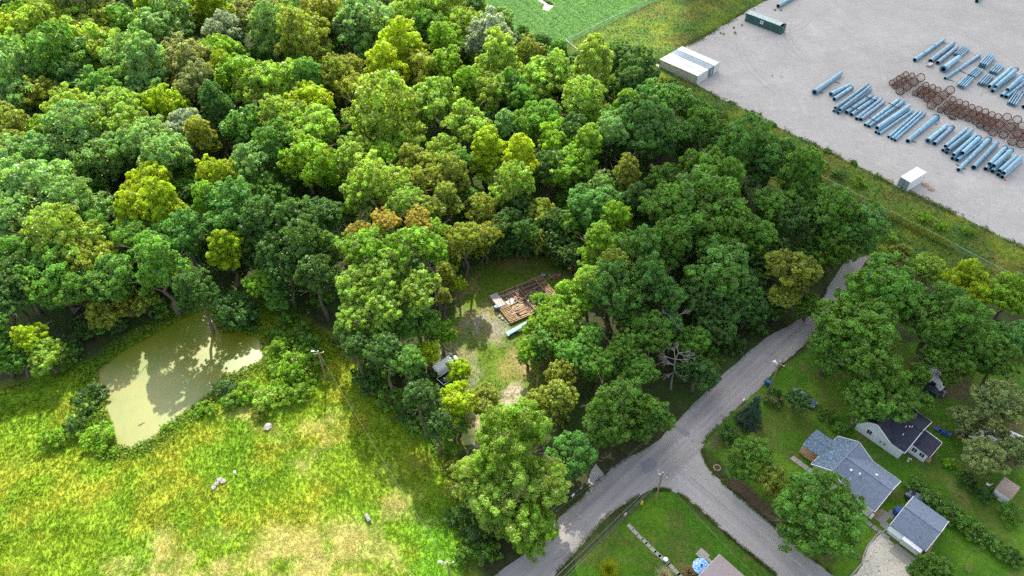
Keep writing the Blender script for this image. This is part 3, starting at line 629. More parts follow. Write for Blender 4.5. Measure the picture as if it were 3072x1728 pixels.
FOREST = {
 'A': "60,330,150,Y 170,190,110,L 60,60,130,D 200,60,110,G 690,110,210,M 470,210,220,P 700,440,190,P 300,330,150,P 200,430,130,L 480,490,180,G 1170,90,120,Y 1330,60,110,Y 1590,70,160,Y 1300,170,150,B 1180,280,170,B 900,230,130,G 1690,240,120,S 1660,400,140,L 1990,80,170,M 2060,250,150,B 2300,330,170,O 2450,130,140,O 1920,190,65,Y 2330,60,110,B 2180,150,100,P 120,590,170,B 340,730,120,O 130,770,130,B 950,520,150,B 1130,560,160,B 1100,710,130,B 1400,500,180,M 1490,650,130,M 1680,490,75,Y 1800,620,160,L 1960,670,160,P 2130,640,170,P 2350,620,130,G 2330,800,150,Y 2540,620,120,O 540,850,140,P 900,870,170,P 1260,820,140,Y 620,1040,200,B 950,1010,190,P 1110,1080,160,B 1250,1190,170,B 800,1190,170,B 40,980,140,O 390,980,115,L 260,1180,160,B 90,1140,110,O 1540,1060,115,O 1400,950,110,S 1870,990,160,G 2160,960,170,P 2360,980,170,P 2070,1100,150,G 2330,1260,180,L 1900,1240,150,B 1640,1310,115,Y 120,1360,170,B 400,1410,150,B 1130,1380,135,Y 760,700,150,G 560,640,150,D 1650,830,130,D 700,330,120,P 1000,380,120,G",
 'B': "200,200,200,B 60,260,110,B 560,120,150,P 640,220,140,G 820,80,130,P 1000,60,70,D 950,190,120,P 470,420,190,Y 790,310,115,L 1130,280,170,S 1200,160,90,B 350,570,170,Y 560,570,140,O 800,530,150,L 40,520,110,O 90,690,110,O 1440,390,95,O 1640,430,95,G 1500,320,60,D 1200,560,190,P 1550,610,190,P 1880,620,190,P 1900,400,85,D 2120,450,125,D 2230,560,145,D 700,790,175,P 330,930,270,P 960,680,130,L 960,960,165,P 1130,700,150,P 1310,720,150,G 1500,910,150,G 1830,800,170,P 1230,970,105,B 2160,830,110,L 2420,760,155,K 2250,960,240,K 2450,1010,150,K 2030,1010,140,B 1650,1070,150,L 1850,1130,125,L 1730,1280,170,L 100,1190,150,P 300,1230,150,L 570,1230,135,O 770,1150,120,P 900,1240,85,G 1100,1190,150,Y 1340,1230,150,Y 850,1370,150,O 300,1390,190,P 1300,1400,140,P 620,1370,125,O 1960,1400,95,B 2160,1340,115,O 2420,1360,110,N 1560,1270,110,D 1750,980,120,D 2150,680,120,D",
 'C': "70,860,95,K 150,950,130,N 60,1030,100,K 470,1160,200,K 650,1240,180,K 150,1330,180,N 310,1400,150,N 880,1380,170,N",
 'D': "300,80,250,B 560,120,180,B 120,260,150,B 1050,130,150,Y 1250,150,150,Y 1560,100,120,L 1740,160,190,K 480,350,190,P 650,520,150,O 400,620,190,G 980,330,110,G 1180,430,160,G 1400,340,140,K 1200,590,180,G 850,650,140,K 1980,330,200,D 2200,250,180,D 2430,200,150,D 2300,450,180,D 2490,450,120,N 2400,660,150,D 1480,760,130,D 200,480,150,G 120,640,140,D 60,740,110,D 600,760,140,N 2080,480,130,D 2150,600,120,D 700,300,110,G",
 'E': "150,80,140,P 480,100,150,P 800,100,130,O 1060,170,130,O 1090,330,120,O 930,350,120,O 740,290,80,L 1490,180,115,O 1250,250,115,D 1350,150,130,D 1720,300,130,G 1900,130,180,K 2050,270,150,L 1950,440,160,L 2050,580,120,O 2210,120,140,D 2450,150,170,N 2450,430,180,N 2230,450,160,K 2050,730,180,K 2330,640,150,K 2440,780,140,K 1880,690,120,P 640,140,120,O 1400,330,110,D 1600,230,100,D",
}
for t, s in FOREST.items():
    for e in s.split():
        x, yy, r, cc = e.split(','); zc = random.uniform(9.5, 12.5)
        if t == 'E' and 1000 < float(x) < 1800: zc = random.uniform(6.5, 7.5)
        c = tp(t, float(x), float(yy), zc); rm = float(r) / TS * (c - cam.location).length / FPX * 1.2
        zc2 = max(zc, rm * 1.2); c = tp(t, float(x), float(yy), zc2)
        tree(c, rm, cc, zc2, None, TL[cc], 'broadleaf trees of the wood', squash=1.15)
# trees that stand out: (tile, x, y, radius, colour, crown height, kind, label, group)
OUT = [
 ('E', 330, 240, 125, 'A', 20, 'dome', None, None), ('E', 590, 235, 115, 'A', 20, 'dome', None, None), ('E', 130, 300, 95, 'A', 18, 'open', None, None),
 ('E', 100, 430, 140, 'L', 18, 'dome', 0, 0), ('E', 280, 400, 165, 'L', 19, 'dome', 0, 0), ('E', 520, 420, 175, 'L', 19, 'dome', 0, 0), ('E', 700, 440, 115, 'L', 16, 'oval', 0, 0),
 ('E', 330, 600, 175, 'P', 17, 'dome', 0, 0), ('E', 100, 700, 145, 'P', 16, 'dome', 0, 0), ('E', 600, 760, 175, 'P', 15, 'dome', 0, 0), ('E', 350, 850, 185, 'P', 14.5, 'dome', 0, 0), ('E', 130, 950, 155, 'P', 13, 'dome', 0, 0), ('E', 430, 1030, 165, 'G', 10, 'oval', 0, 0), ('E', 640, 990, 135, 'G', 9, 'open', 0, 0),
 ('D', 2050, 10, 150, 'G', 7.5, 'dome', 0, 0), ('D', 1960, -60, 130, 'P', 8, 'dome', 0, 0), ('D', 1400, 20, 120, 'G', 7, 'oval', 0, 0), ('E', 1450, 1060, 105, 'L', 5, 'open', 0, 0), ('E', 1410, 1210, 110, 'L', 5, 'open', 0, 0),
 ('E', 120, 1160, 130, 'D', 11, 'oval', 0, 0), ('E', 330, 1210, 150, 'D', 12.5, 'oval', 0, 0), ('E', 500, 1290, 140, 'G', 12.5, 'oval', 0, 0), ('E', 60, 1040, 120, 'G', 8, 'oval', 0, 0), ('H', 600, 100, 140, 'D', 11.5, 'oval', 0, 0), ('H', 720, 300, 120, 'D', 9.5, 'oval', 0, 0),
 ('E', 1060, 420, 110, 'O', 4.5, 'oval', 0, 0), ('E', 1190, 390, 120, 'D', 4.5, 'oval', 0, 0), ('E', 1330, 370, 125, 'D', 4.5, 'dome', 0, 0), ('E', 1480, 370, 120, 'O', 4.5, 'oval', 0, 0), ('E', 1620, 410, 115, 'D', 4.5, 'oval', 0, 0), ('E', 920, 450, 105, 'D', 4.5, 'oval', 0, 0), ('E', 850, 540, 90, 'O', 4, 'tall', 0, 0), ('E', 1740, 480, 110, 'D', 5, 'oval', 0, 0),
 ('E', 790, 620, 100, 'O', 8, 'tall', 'slender olive-yellow tree leaning out over the clearing beside the ruin', 0), ('E', 880, 700, 70, 'Y', 6, 'open', 'small yellow tree at the clearing edge facing the concrete slab', 0), ('E', 770, 800, 80, 'O', 7, 'tall', 'narrow brownish tree behind the parked van in the clearing', 0),
 ('E', 760, 1070, 110, 'L', 6, 'open', 'light-green young tree overhanging the nose of the white van', 0), ('E', 640, 1210, 115, 'Y', 6, 'layer', 'yellow-green feathery tree overhanging the back of the white van', 0),
 ('D', 1720, 470, 175, 'Y', 8.5, 'tall', 'tall lime-yellow tree standing at the inner end of the pond', 0), ('D', 1980, 690, 125, 'L', 6.5, 'open', 'light-green tree with two bare pale trunks beside the pond', 0), ('D', 2090, 790, 110, 'G', 5.5, 'open', 'small mid-green tree beside the twin-trunked tree by the pond', 0),
 ('D', 50, 890, 115, 'K', 10, 'layer', 'teal-green feathery tree at the left shore of the pond', 0), ('D', 830, 910, 160, 'O', 5, 'open', 'spreading olive tree leaning over the far bank of the pond', 0), ('D', 240, 1130, 115, 'Y', 6.5, 'oval', 'small yellow-topped tree on the left bank of the pond', 0), ('D', 350, 1240, 120, 'P', 5, 'dome', 'low bushy pale-green tree on the left bank of the pond', 0), ('D', 1080, 820, 115, 'O', 4.5, 'open', 'dusky tree with an orange leaf patch over the pond bank', 0), ('D', 130, 1260, 110, 'G', 5, 'dome', 0, 0), ('D', -140, 1010, 160, 'G', 10, 'dome', 0, 0), ('D', -60, 1180, 130, 'G', 7.5, 'dome', 0, 0),
 ('D', 1760, 900, 150, 'D', 3.6, 'dome', 'dark overhanging bush-like tree dipping into the pond', 0),
 ('E', 1730, 830, 175, 'L', 8.5, 'open', 'airy light-green tree growing against the corner of the ruin', 0), ('E', 1530, 960, 115, 'L', 5, 'open', 'small light-green tree over the derelict trailer by the ruin', 0), ('E', 1680, 1020, 150, 'L', 7.5, 'oval', 0, 0), ('E', 1500, 820, 85, 'L', 4, 'layer', 'bright young sapling growing up through the ruined floor', 0),
 ('E', 1870, 1100, 125, 'G', 7.5, 'dome', 0, 0), ('E', 1530, 1160, 145, 'G', 6.5, 'open', 0, 0), ('E', 1750, 1230, 150, 'G', 7.5, 'dome', 0, 0), ('E', 1660, 1380, 130, 'O', 6.5, 'oval', 'olive-yellow tree between the sandy patch and the dead tree', 0), ('E', 1950, 1310, 150, 'N', 7.5, 'dome', 0, 0), ('E', 2150, 1210, 150, 'N', 8, 'dome', 0, 0), ('E', 2330, 1050, 160, 'N', 8.5, 'dome', 0, 0), ('E', 2240, 1360, 160, 'N', 7.5, 'dome', 0, 0), ('E', 2180, 930, 130, 'N', 8, 'dome', 0, 0), ('E', 2460, 1000, 120, 'K', 7, 'oval', 0, 0),
 ('E', 900, 1365, 120, 'Y', 4.5, 'open', 'yellow-green young tree half hiding the dump trailer', 0),
 ('H', 870, 150, 165, 'Y', 6.5, 'open', 'sunny yellow-green tree below the dump trailer', 0), ('H', 1080, 130, 140, 'O', 6, 'open', 'thin olive tree with pale ground showing through it', 0),
 ('H', 850, 320, 110, 'G', 4.5, 'open', 0, 0),
 ('H', 1280, 440, 320, 'L', 12, 'open', 'large sunlit tree with open crown and dark trunk at the roadside', 0), ('H', 1300, 860, 330, 'P', 7.5, 'open', 0, 0), ('H', 1040, 700, 210, 'P', 7.5, 'open', 0, 0), ('H', 1540, 720, 200, 'P', 8, 'open', 0, 0), ('H', 1430, 1080, 210, 'L', 5, 'open', 0, 0),
 ('H', 1755, 540, 185, 'K', 5.2, 'dome', 'round dark green maple with dense crown beside the road', 0),
 ('H', 2100, 230, 260, 'N', 8, 'dome', 'broad deep green tree overhanging the road at the junction', 0), ('H', 2330, 290, 170, 'N', 6, 'dome', 0, 0), ('H', 1960, 330, 130, 'N', 5.5, 'dome', 0, 0), ('H', 1500, 130, 130, 'O', 5.5, 'open', 0, 0), ('H', 1650, 100, 130, 'O', 7, 'oval', 0, 0),
 ('F', 120, 130, 330, 'N', 12, 'dome', 'huge spreading oak-like tree with dark limbs showing in its crown', 0), ('F', 520, 330, 180, 'N', 9, 'dome', 0, 0),
 ('F', 1100, 200, 220, 'N', 9, 'oval', 'two-toned bright and deep green tree facing the fence', 0), ('F', 1330, 250, 200, 'K', 9, 'dome', 0, 0), ('F', 1150, 430, 170, 'N', 6, 'oval', 0, 0), ('F', 700, 120, 170, 'N', 9, 'dome', 0, 0), ('F', 850, 200, 150, 'D', 9, 'dome', 0, 0),
 ('F', 250, 580, 260, 'K', 9.5, 'dome', 'wide blue-green tree beside the olive tree on the road', 0), ('F', 420, 760, 160, 'K', 6, 'dome', 0, 0), ('F', 120, 800, 170, 'D', 7, 'dome', 0, 0), ('F', 260, 980, 170, 'D', 5, 'dome', 0, 0), ('F', 480, 900, 150, 'D', 4.5, 'dome', 0, 0),
 ('F', 810, 600, 200, 'O', 8.5, 'open', 'olive-gold tree with a leaning trunk beside the bend of the road', 0), ('F', 760, 790, 120, 'O', 6, 'layer', 0, 0), ('F', 960, 860, 110, 'N', 4, 'layer', 0, 0), ('F', 80, 1130, 130, 'N', 5.5, 'dome', 0, 0), ('F', 100, 1380, 160, 'D', 4.5, 'dome', 0, 0),
 ('F', 1500, 750, 270, 'N', 10, 'dome', 'tall deep green tree arching over the end of the road', 0), ('F', 1330, 1000, 250, 'N', 10, 'dome', 'broad lawn tree overhanging the road opposite the wood', 0), ('F', 1430, 1270, 260, 'N', 8, 'dome', 'broad lawn tree hiding the back of the dark-roofed house', 0), ('F', 1130, 1180, 170, 'N', 7, 'dome', 0, 0),
 ('F', 1950, 930, 230, 'N', 10, 'dome', 'deep green lawn tree beyond the camper', 0), ('F', 2230, 1130, 200, 'N', 8, 'dome', 0, 0), ('F', 2150, 720, 175, 'Y', 5.5, 'open', 'yellow-green tree beside the chain-link fence', 0), ('F', 2500, 760, 150, 'L', 7, 'dome', 'light-green tree at the end of the chain-link fence', 0), ('F', 1640, 480, 100, 'O', 4, 'open', 'pale olive feathery tree in the herbage below the fence', 0), ('F', 1850, 580, 110, 'P', 5, 'dome', 0, 0), ('F', 2480, 1120, 150, 'K', 8, 'dome', 0, 0), ('F', 2380, 1290, 140, 'N', 7, 'open', 0, 0), ('F', 2080, 1330, 130, 'N', 6, 'open', 0, 0),
 ('F', 1790, 1390, 95, 'N', 6, 'open', 0, 0), ('F', 1900, 1260, 110, 'N', 7, 'open', 0, 0), ('I', 2350, 330, 95, 'M', 5, 'open', 0, 0),
 ('I', 1500, 80, 200, 'N', 7, 'dome', 0, 0), ('I', 1340, 170, 130, 'N', 6, 'dome', 0, 0), ('I', 1760, 110, 110, 'N', 4.5, 'open', 0, 0),
 ('I', 500, 570, 170, 'N', 4.6, 'dome', 'round dark green tree on the corner lawn by the fire ring', 0), ('I', 690, 740, 140, 'O', 3.6, 'open', 'small olive-flecked tree between two rounder trees on the corner lawn', 0), ('I', 1000, 1000, 315, 'N', 6.0, 'dome', 'big full tree in front of the pale yellow house', 0),
 ('I', 2270, 560, 150, 'M', 5.5, 'open', 'thin grey-green tree shading the pale camper roof', 0), ('I', 2400, 130, 170, 'M', 6.5, 'open', 0, 0), ('I', 2530, 500, 120, 'M', 5, 'open', 0, 0), ('I', 2130, 270, 110, 'M', 4.5, 'open', 0, 0), ('I', 1880, 1420, 130, 'N', 3.2, 'dome', 'dark bushy tree below the garage apron', 0), ('I', 870, 130, 95, 'D', 3.0, 'dome', 'dark small tree beside the blue car on the lawn', 0),
]
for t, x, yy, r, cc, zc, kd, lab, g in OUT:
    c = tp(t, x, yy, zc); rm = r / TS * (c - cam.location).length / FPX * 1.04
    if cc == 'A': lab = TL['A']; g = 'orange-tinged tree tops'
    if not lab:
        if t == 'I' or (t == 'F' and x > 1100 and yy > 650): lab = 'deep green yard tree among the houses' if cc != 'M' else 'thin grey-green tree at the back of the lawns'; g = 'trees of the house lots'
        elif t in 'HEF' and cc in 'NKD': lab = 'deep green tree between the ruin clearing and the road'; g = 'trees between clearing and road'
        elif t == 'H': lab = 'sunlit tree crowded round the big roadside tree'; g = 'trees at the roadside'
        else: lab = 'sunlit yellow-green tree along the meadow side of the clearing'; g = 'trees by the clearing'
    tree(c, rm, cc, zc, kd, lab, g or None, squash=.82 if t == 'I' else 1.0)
CNU = {'D': 'dark green', 'G': 'mid-green', 'N': 'deep green', 'K': 'bluish green'}
def near_place(p):
    x, y = np.array([p.x]), np.array([p.y])
    for P, d, nm in ((P_POND, 9, 'by the pond'), (P_CROP, 16, 'beside the crop field'), (P_STRIP, 9, 'beside the weedy fence strip'), (P_CLEAR, 9, 'at the ruin clearing'), (P_MEADOW, 8, 'on the meadow edge'), (main, 7, 'beside the road')):
        if dseg(x, y, P)[0] < d: return nm
    return 'deep in the wood'
# understorey that fills the wood between the tall trees
P_WOOD = xy([(-150, -60), (1210, -60), (1230, 60), (1330, 130), (1450, 160), (1640, 230), (1760, 340), (1900, 450), (2060, 600), (1960, 800), (1700, 950), (1470, 950), (1430, 640), (1220, 640), (1140, 720), (1080, 900), (900, 850), (700, 760), (560, 700), (420, 770), (220, 860), (-150, 900)], vp)
nu = 0; tries = 0
while nu < 290 and tries < 60000:
    tries += 1; x = random.uniform(-175, 75); yv = random.uniform(84, 236)
    if abs(x) > .74 * yv + 8: continue
    if not inpoly(np.array([x]), np.array([yv]), P_WOOD)[0]: continue
    if any((x - a) ** 2 + (yv - b_) ** 2 < (2.4 if r_ != 3.33 else 4.4) ** 2 for a, b_, r_ in used): continue
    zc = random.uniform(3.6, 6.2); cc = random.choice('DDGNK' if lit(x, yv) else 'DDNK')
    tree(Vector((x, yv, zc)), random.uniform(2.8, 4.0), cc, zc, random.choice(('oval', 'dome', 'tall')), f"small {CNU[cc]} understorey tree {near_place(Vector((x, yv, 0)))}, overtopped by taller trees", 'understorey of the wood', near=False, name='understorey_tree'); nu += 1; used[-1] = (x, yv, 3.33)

x, y = sample_in(P_WOOD, 60000)
leafbits('undergrowth', x, y, RNG.uniform(.05, 1.3, len(x)) * fbm(x, y, 3, 361) * 1.6, np.array((.055, .125, .028)) * (.6 + .9 * fbm(x, y, 5, 371))[:, None], .2, 'leafy green undergrowth on the floor of the wood', 'undergrowth', .6)
vg = []
for L_, per in ((R_L, 900), (R_R, 900), (S_L, 900), (N_E, 900), (S_W, 700)):
    for i in range(per * 3):
        k = random.randrange(len(L_) - 1); q = L_[k].lerp(L_[k + 1], random.random()); vg.append((q.x + random.gauss(0, .16), q.y + random.gauss(0, .16)))
vg = np.array(vg); k = fbm(vg[:, 0], vg[:, 1], 1.2, 381) > .42; vg = vg[k]
blades('verge_grass', vg[:, 0], vg[:, 1], np.tile(np.array((.10, .15, .02)), (len(vg), 1)) * (.6 + fbm(vg[:, 0], vg[:, 1], 2, 391))[:, None], np.full(len(vg), .2), .035, 4, np.full(len(vg), .8), 'ragged grass creeping over the road edges', 'grass')
M_TRACK = ground_mat('tyre_worn_gravel', attr=False, col=(.36, .333, .297), scales=((.3, .1), (4, .2)), bump=.2, bdist=.02)
for i in range(13):
    cx_, cy_ = zp(random.uniform(-500, 1700), random.uniform(-150, 500)).to_2d(); R0 = random.uniform(9, 40); a0 = random.uniform(0, 6.28); da = random.uniform(.5, 1.4)
    for off in (0, 1.7):
        P = [Vector((cx_ + math.cos(a0 + da * j / 14) * (R0 + off), cy_ + math.sin(a0 + da * j / 14) * (R0 + off))) for j in range(15)]
        if all(inpoly(np.array([p.x]), np.array([p.y]), P_YARDFULL)[0] for p in P): ribbon('tyre_track', P, .38, .0165 + .0006 * i + .0002 * (off > 0), M_TRACK, .04)
ye = []
for i in range(9000):
    k = random.randrange(len(P_YARD) - 1); q = P_YARD[k].lerp(P_YARD[k + 1], random.random()); ye.append((q.x + random.gauss(0, .55), q.y + random.gauss(0, .55)))
ye = np.array(ye); k = fbm(ye[:, 0], ye[:, 1], 2.0, 401) > .47; ye = ye[k]
leafbits('edge_weeds', ye[:, 0], ye[:, 1], RNG.uniform(.03, .35, len(ye)), np.tile(np.array((.11, .15, .03)), (len(ye), 1)), .15, 'low weeds creeping from the strip onto the gravel', 'weeds', .6)

# shrubs
def shrub(c, r, col, label, group=None, sq=1.0):
    t = empty('shrub', (c.x, c.y, ground_z(np.array([c.x]), np.array([c.y]))[0]), random.uniform(0, 6.28), label, 'shrub', group)
    s = r / 2.0; f = bpy.data.objects.new('foliage', random.choice(SHRUB)); link(f, t); f.location = (0, 0, r * .55); f.scale = (s, s, s * random.uniform(.8, 1.1) * sq)
    st = bpy.data.objects.new('stem', random.choice(TRUNK)); link(st, t); st.scale = (3 * s, 3 * s, r * .7)
    k = random.uniform(.9, 1.12); f.color = (*[v * k for v in TC[col]], 1); return t
SH = {'pond shrub': ("D 2120,1240,110,L D 2230,1330,130,L D 2330,1180,90,G D 2100,1090,70,N D 2280,1080,90,N D 2150,1000,80,N G 1700,60,90,D G 1740,150,70,G G 1880,60,90,L G 2050,130,110,P G 2220,110,80,L G 1530,180,60,L G 730,60,80,D G 660,160,90,D G 740,430,110,L G 600,330,80,D G 640,200,70,P G 350,450,70,L G 1950,230,60,O D 560,1150,80,D D 640,1060,90,D D 760,1020,80,N D 900,1010,80,D D 1250,900,90,N D 1400,850,80,D D 480,1300,80,N D 560,1240,70,N D 1850,1000,90,D D 2130,1200,80,L D 2180,1150,90,L D 2300,1250,90,L D 2380,1300,80,L D 2100,1340,90,L D 2330,1400,90,L D 2200,1420,90,L G 1960,110,80,L G 2130,60,90,L G 1800,130,80,L G 1600,200,50,L G 2300,60,80,L G 1480,230,45,L G 1250,330,45,L G 780,500,60,L G 850,520,45,L G 480,420,70,L", 'shrub in the bushy growth around the pond', 'shrubs round the pond'),
      'wood edge': ("D 2300,700,110,K D 2430,800,90,N E 40,1080,110,N E 120,1180,100,D E 250,1200,110,G E 380,1250,120,D E 520,1330,110,D E 320,1330,110,N E 640,1420,90,D H 250,60,100,D H 380,130,110,N H 480,240,100,D H 560,340,90,N E 200,1420,110,D H 560,60,120,D H 620,200,120,N H 700,320,90,D H 760,480,90,N H 830,640,80,O H 900,1010,110,D H 1000,1150,120,D H 1100,1260,110,N H 930,1300,100,N H 1180,1080,110,D H 870,820,80,O H 1650,250,80,O H 2430,190,60,O F 560,1020,90,D F 380,1170,90,D F 200,1250,90,N E 1230,420,120,D E 1400,430,110,D E 1560,420,100,D E 1700,520,90,D E 1100,440,80,O E 1010,420,70,O", 'shrub in the fringe of the wood', 'shrubs along the wood edge'),
      'strip': ("C 560,1080,70,N C 760,1150,80,L C 900,1200,100,N C 1050,1250,100,L C 1180,1330,100,N C 1320,1380,90,L C 1000,1390,100,N C 300,870,60,N C 420,930,50,L C 680,935,30,K C 1090,1130,30,K C 1300,1225,28,K C 520,850,28,K C 1480,1330,28,K F 1560,350,110,L F 1820,190,60,L F 1950,260,50,L F 2150,300,45,L F 1500,480,70,P B 1800,480,60,N B 2430,620,80,O B 2350,560,50,N", 'shrub on the weedy strip beside the fence and yard', 'shrubs on the weedy strip'),
      'yard': ("I 360,400,85,D I 1080,230,65,N I 1190,330,60,G I 2150,730,65,D I 2290,850,60,D I 2480,1000,80,N I 2010,590,45,L I 700,100,60,D I 1900,1480,120,N I 2380,560,70,M I 2500,1300,60,D", 'low shrub on the house lawns', 'shrubs on the lawns')}
CNS = {'G': 'mid-green', 'L': 'bright green', 'D': 'dark', 'N': 'deep green', 'P': 'yellowish', 'O': 'olive', 'K': 'bluish', 'M': 'greyish'}
for key, (s, lab, g) in SH.items():
    tk = s.split()
    for t, e in zip(tk[::2], tk[1::2]):
        x, yy, r, cc = e.split(','); c = tp(t, float(x), float(yy), .8); rm = float(r) / TS * (c - cam.location).length / FPX * 1.1
        if key == 'strip' and rm > 1.9: rm = 1.9
        shrub(c, rm, cc, CNS[cc] + ' ' + ('big ' if rm > 2.6 else 'small ' if rm < 1.6 else '') + lab, g)
for x, yy, r in ((1770, 760, 75), (1850, 860, 85), (1930, 930, 75), (2020, 980, 80), (2110, 1050, 70), (2200, 1120, 75), (2290, 1180, 65), (2380, 1240, 60), (2450, 1310, 60)):
    c = tp('I', x, yy, .8); t = shrub(c, r / TS * (c - cam.location).length / FPX * 1.1, 'N' if x != 2290 else 'G', 'white-flowering bush in the row behind the garage', 'flowering bushes behind the garage')
    mb = MB(); R0 = r / TS * (c - cam.location).length / FPX
    for i in range(6):
        a = random.uniform(0, 6.28); q = random.uniform(.2, .9) * R0; mb.tube((math.cos(a) * q, math.sin(a) * q, R0 * 1.12 - q * .3), (math.cos(a) * q, math.sin(a) * q, R0 * 1.17 - q * .3), .06, .02, 6)
    mb.build('blossom', M_WHITE, t)
c = tp('I', 520, 220, 2.8); t = empty('spruce_tree', (c.x, c.y, 0), 0, 'small blue-green spruce on the corner lawn beside the road', 'tree')
f = bpy.data.objects.new('crown', CONIFER); link(f, t); f.location = (0, 0, 3.4); f.color = (.055, .115, .065, 1); f.scale = (.95, .95, .95)
st = bpy.data.objects.new('trunk', TRUNK[0]); link(st, t); st.scale = (3, 3, 4)
c = tp('I', 680, 130, .9); shrub(c, 1.75, 'M', 'round grey-green clipped bush beside the spruce')
bpy.context.view_layer.update()

# ---------------------------------------------------------------- tree labels: look first, then what the tree stands beside
CN = {'B': 'pale blue-green', 'P': 'soft yellow-green', 'G': 'mid-green', 'L': 'fresh light-green', 'Y': 'lime-yellow', 'O': 'olive-brown', 'D': 'dark green', 'S': 'silver-grey', 'A': 'orange-tinged', 'M': 'greyish', 'K': 'bluish green', 'N': 'deep green'}
SHN = {}
for k, L in list(FAR.items()) + list(NEAR.items()):
    for me in L: SHN[me.name] = {'dome': 'domed', 'oval': 'oval', 'open': 'ragged', 'layer': 'layered', 'tall': 'narrow'}[k]
forest = [o for o in list(COL.objects) if o.type == 'EMPTY' and o.get('group') in ('broadleaf trees of the wood', 'trees between clearing and road', 'trees by the clearing', 'trees at the roadside', 'trees of the house lots')]
def code(o):
    c = next(k for k in o.children if k.name.startswith('crown')).color; v = np.array(c[:3]); v = v / v.sum()
    return min(TC, key=lambda k: np.abs(np.array(TC[k]) / sum(TC[k]) - v).sum() + .25 * abs(sum(TC[k]) - sum(c[:3])))
FC = [(o, code(o), o.location, next(k for k in o.children if k.name.startswith('crown'))) for o in forest]
for o, cc, p, cr in FC:
    nb = sorted(((q - p).length, c2) for o2, c2, q, _ in FC if o2 is not o); other = next((c2 for d, c2 in nb if c2 != cc), 'D')
    r = cr.scale.x * 5; size = 'large' if r > 6.4 else ('small' if r < 4.2 else 'mid-sized')
    o['label'] = f"{size} {CN[cc]} tree, {SHN[cr.data.name]} crown, {near_place(p) if o['group'] != 'trees of the house lots' else 'on the house lots'}, by {CN[other]} one"
LB = {}
for o, *_ in FC: LB.setdefault(o['label'], []).append(o)
for k, L in LB.items():
    if len({o['group'] for o in L}) > 1:
        for o in L: o['group'] = L[0]['group']

# ---------------------------------------------------------------- dead tree
def dead_tree(base, h, label, seed=3):
    rr = random.Random(seed); root = empty('dead_tree', base, 0, label, 'tree'); tr = MB(); lb = MB()
    p = Vector((0, 0, 0)); r = .22; pts = []
    for i in range(6):
        q = p + Vector((rr.uniform(-.25, .25), rr.uniform(-.25, .25), h / 6)); tr.tube(p, q, r, r * .85, 7, caps=False); pts.append(q); p = q; r *= .85
    def grow(p, d, L, r, lev):
        q = p + d * L; lb.tube(p, q, r, r * .5, 5, caps=False)
        if lev:
            for k in range(4):
                dd = (d + Vector((rr.uniform(-.8, .8), rr.uniform(-.8, .8), rr.uniform(-.35, .5)))).normalized(); grow(p.lerp(q, rr.uniform(.4, 1)), dd, L * rr.uniform(.45, .7), max(.02, r * .45), lev - 1)
    for q in pts[2:]:
        for k in range(3):
            a = rr.uniform(0, 6.28); grow(q, Vector((math.cos(a), math.sin(a), rr.uniform(.1, .6))).normalized(), rr.uniform(1.3, 2.2), .065, 2)
    tr.build('trunk', M_DEAD, root, True); lb.build('limb', M_DEAD, root, True); return root
c = gp(2035, 1075, 8.5); dead_tree((c.x, c.y, 0), 10, 'bare grey dead tree spreading pale limbs among green crowns near the road')
c = gp(2032, 935, 11); dead_tree((c.x, c.y, 0), 9.5, 'bare snag poking its tip above the deep green trees', 9)

# ---------------------------------------------------------------- utility poles, wires, fences
def pole(p, h, label, arm=True, light=False, drum=False, lean=(0, 0), az=0.8):
    t = empty('utility_pole', (p.x, p.y, 0), 0, label, 'utility pole'); top = Vector((lean[0], lean[1], h))
    MB().tube((0, 0, -.3), top, .17, .11, 9).build('post', M_POLE, t, True)
    ax = Vector((math.cos(az), math.sin(az), 0))
    if arm:
        MB().bar(top - Vector((0, 0, .5)) - ax * .9, top - Vector((0, 0, .5)) + ax * .9, .1, .12).build('crossarm', M_POLE, t)
        for s in (-.8, 0, .8): MB().lathe(top + ax * s + Vector((0, 0, -.44 if s else 0)), [(.05, 0), (.08, .06), (.05, .12), (.06, .16)], 7).build('insulator', M_WHITE, t)
    if light:
        b0 = top - Vector((0, 0, .25)); e = b0 + Vector((-.75, .1, .2)); MB().tube(b0, e, .04, .03, 6).build('lamp_arm', M_METAL, t); MB().box(e + Vector((-.2, 0, 0)), (.55, .28, .16), taper=.7).build('lamp_head', M_WHITE, t)
    if drum:
        d0 = top - Vector((0, 0, 1.6)) - ax * .42; MB().lathe(d0, [(.05, 0), (.24, .02), (.25, .7), (.2, .78), (.08, .82)], 10).build('transformer', M_METAL, t, True)
    return p.to_3d() + top if len(p) == 2 else Vector((p.x, p.y, 0)) + top
T1 = pole(gp(980, 1143), 8.2, 'weathered wooden pole with a white lamp head standing among bushes by the meadow', light=True, az=.2)
T2 = pole(gp(1965.6, 1503), 8.4, 'brown wooden pole on the grass tip of the road junction', drum=True, az=-.8, lean=(0, 0))
b3 = gp(1352, 1762); T3 = pole(b3, 8.2, 'pale wooden pole with a white lamp head at the bright green end of the meadow', light=True, az=.2)
T4 = pole(gp(2260 + 362 / 8.05, 1050 + 995 / 8.05), 8.2, 'dark wooden pole with white fittings beside the blue bin on the road', light=True, drum=True, az=-.8)
def wire(a, b, sag, label, r=.022, mat=None):
    mb = MB(); N = 22; P = [a.lerp(b, i / N) - Vector((0, 0, sag * 4 * (i / N) * (1 - i / N))) for i in range(N + 1)]
    for p, q in zip(P[:-1], P[1:]): mb.tube(p, q, r, r, 4, caps=False)
    o = mb.build('wire', mat or M_WIRE); return tag(o, label, 'wire', 'overhead wires')
wire(T1 - Vector((0, 0, .3)), T3 - Vector((0, 0, .3)), .9, 'pale overhead wire running down along the meadow between two lamp poles', .011)
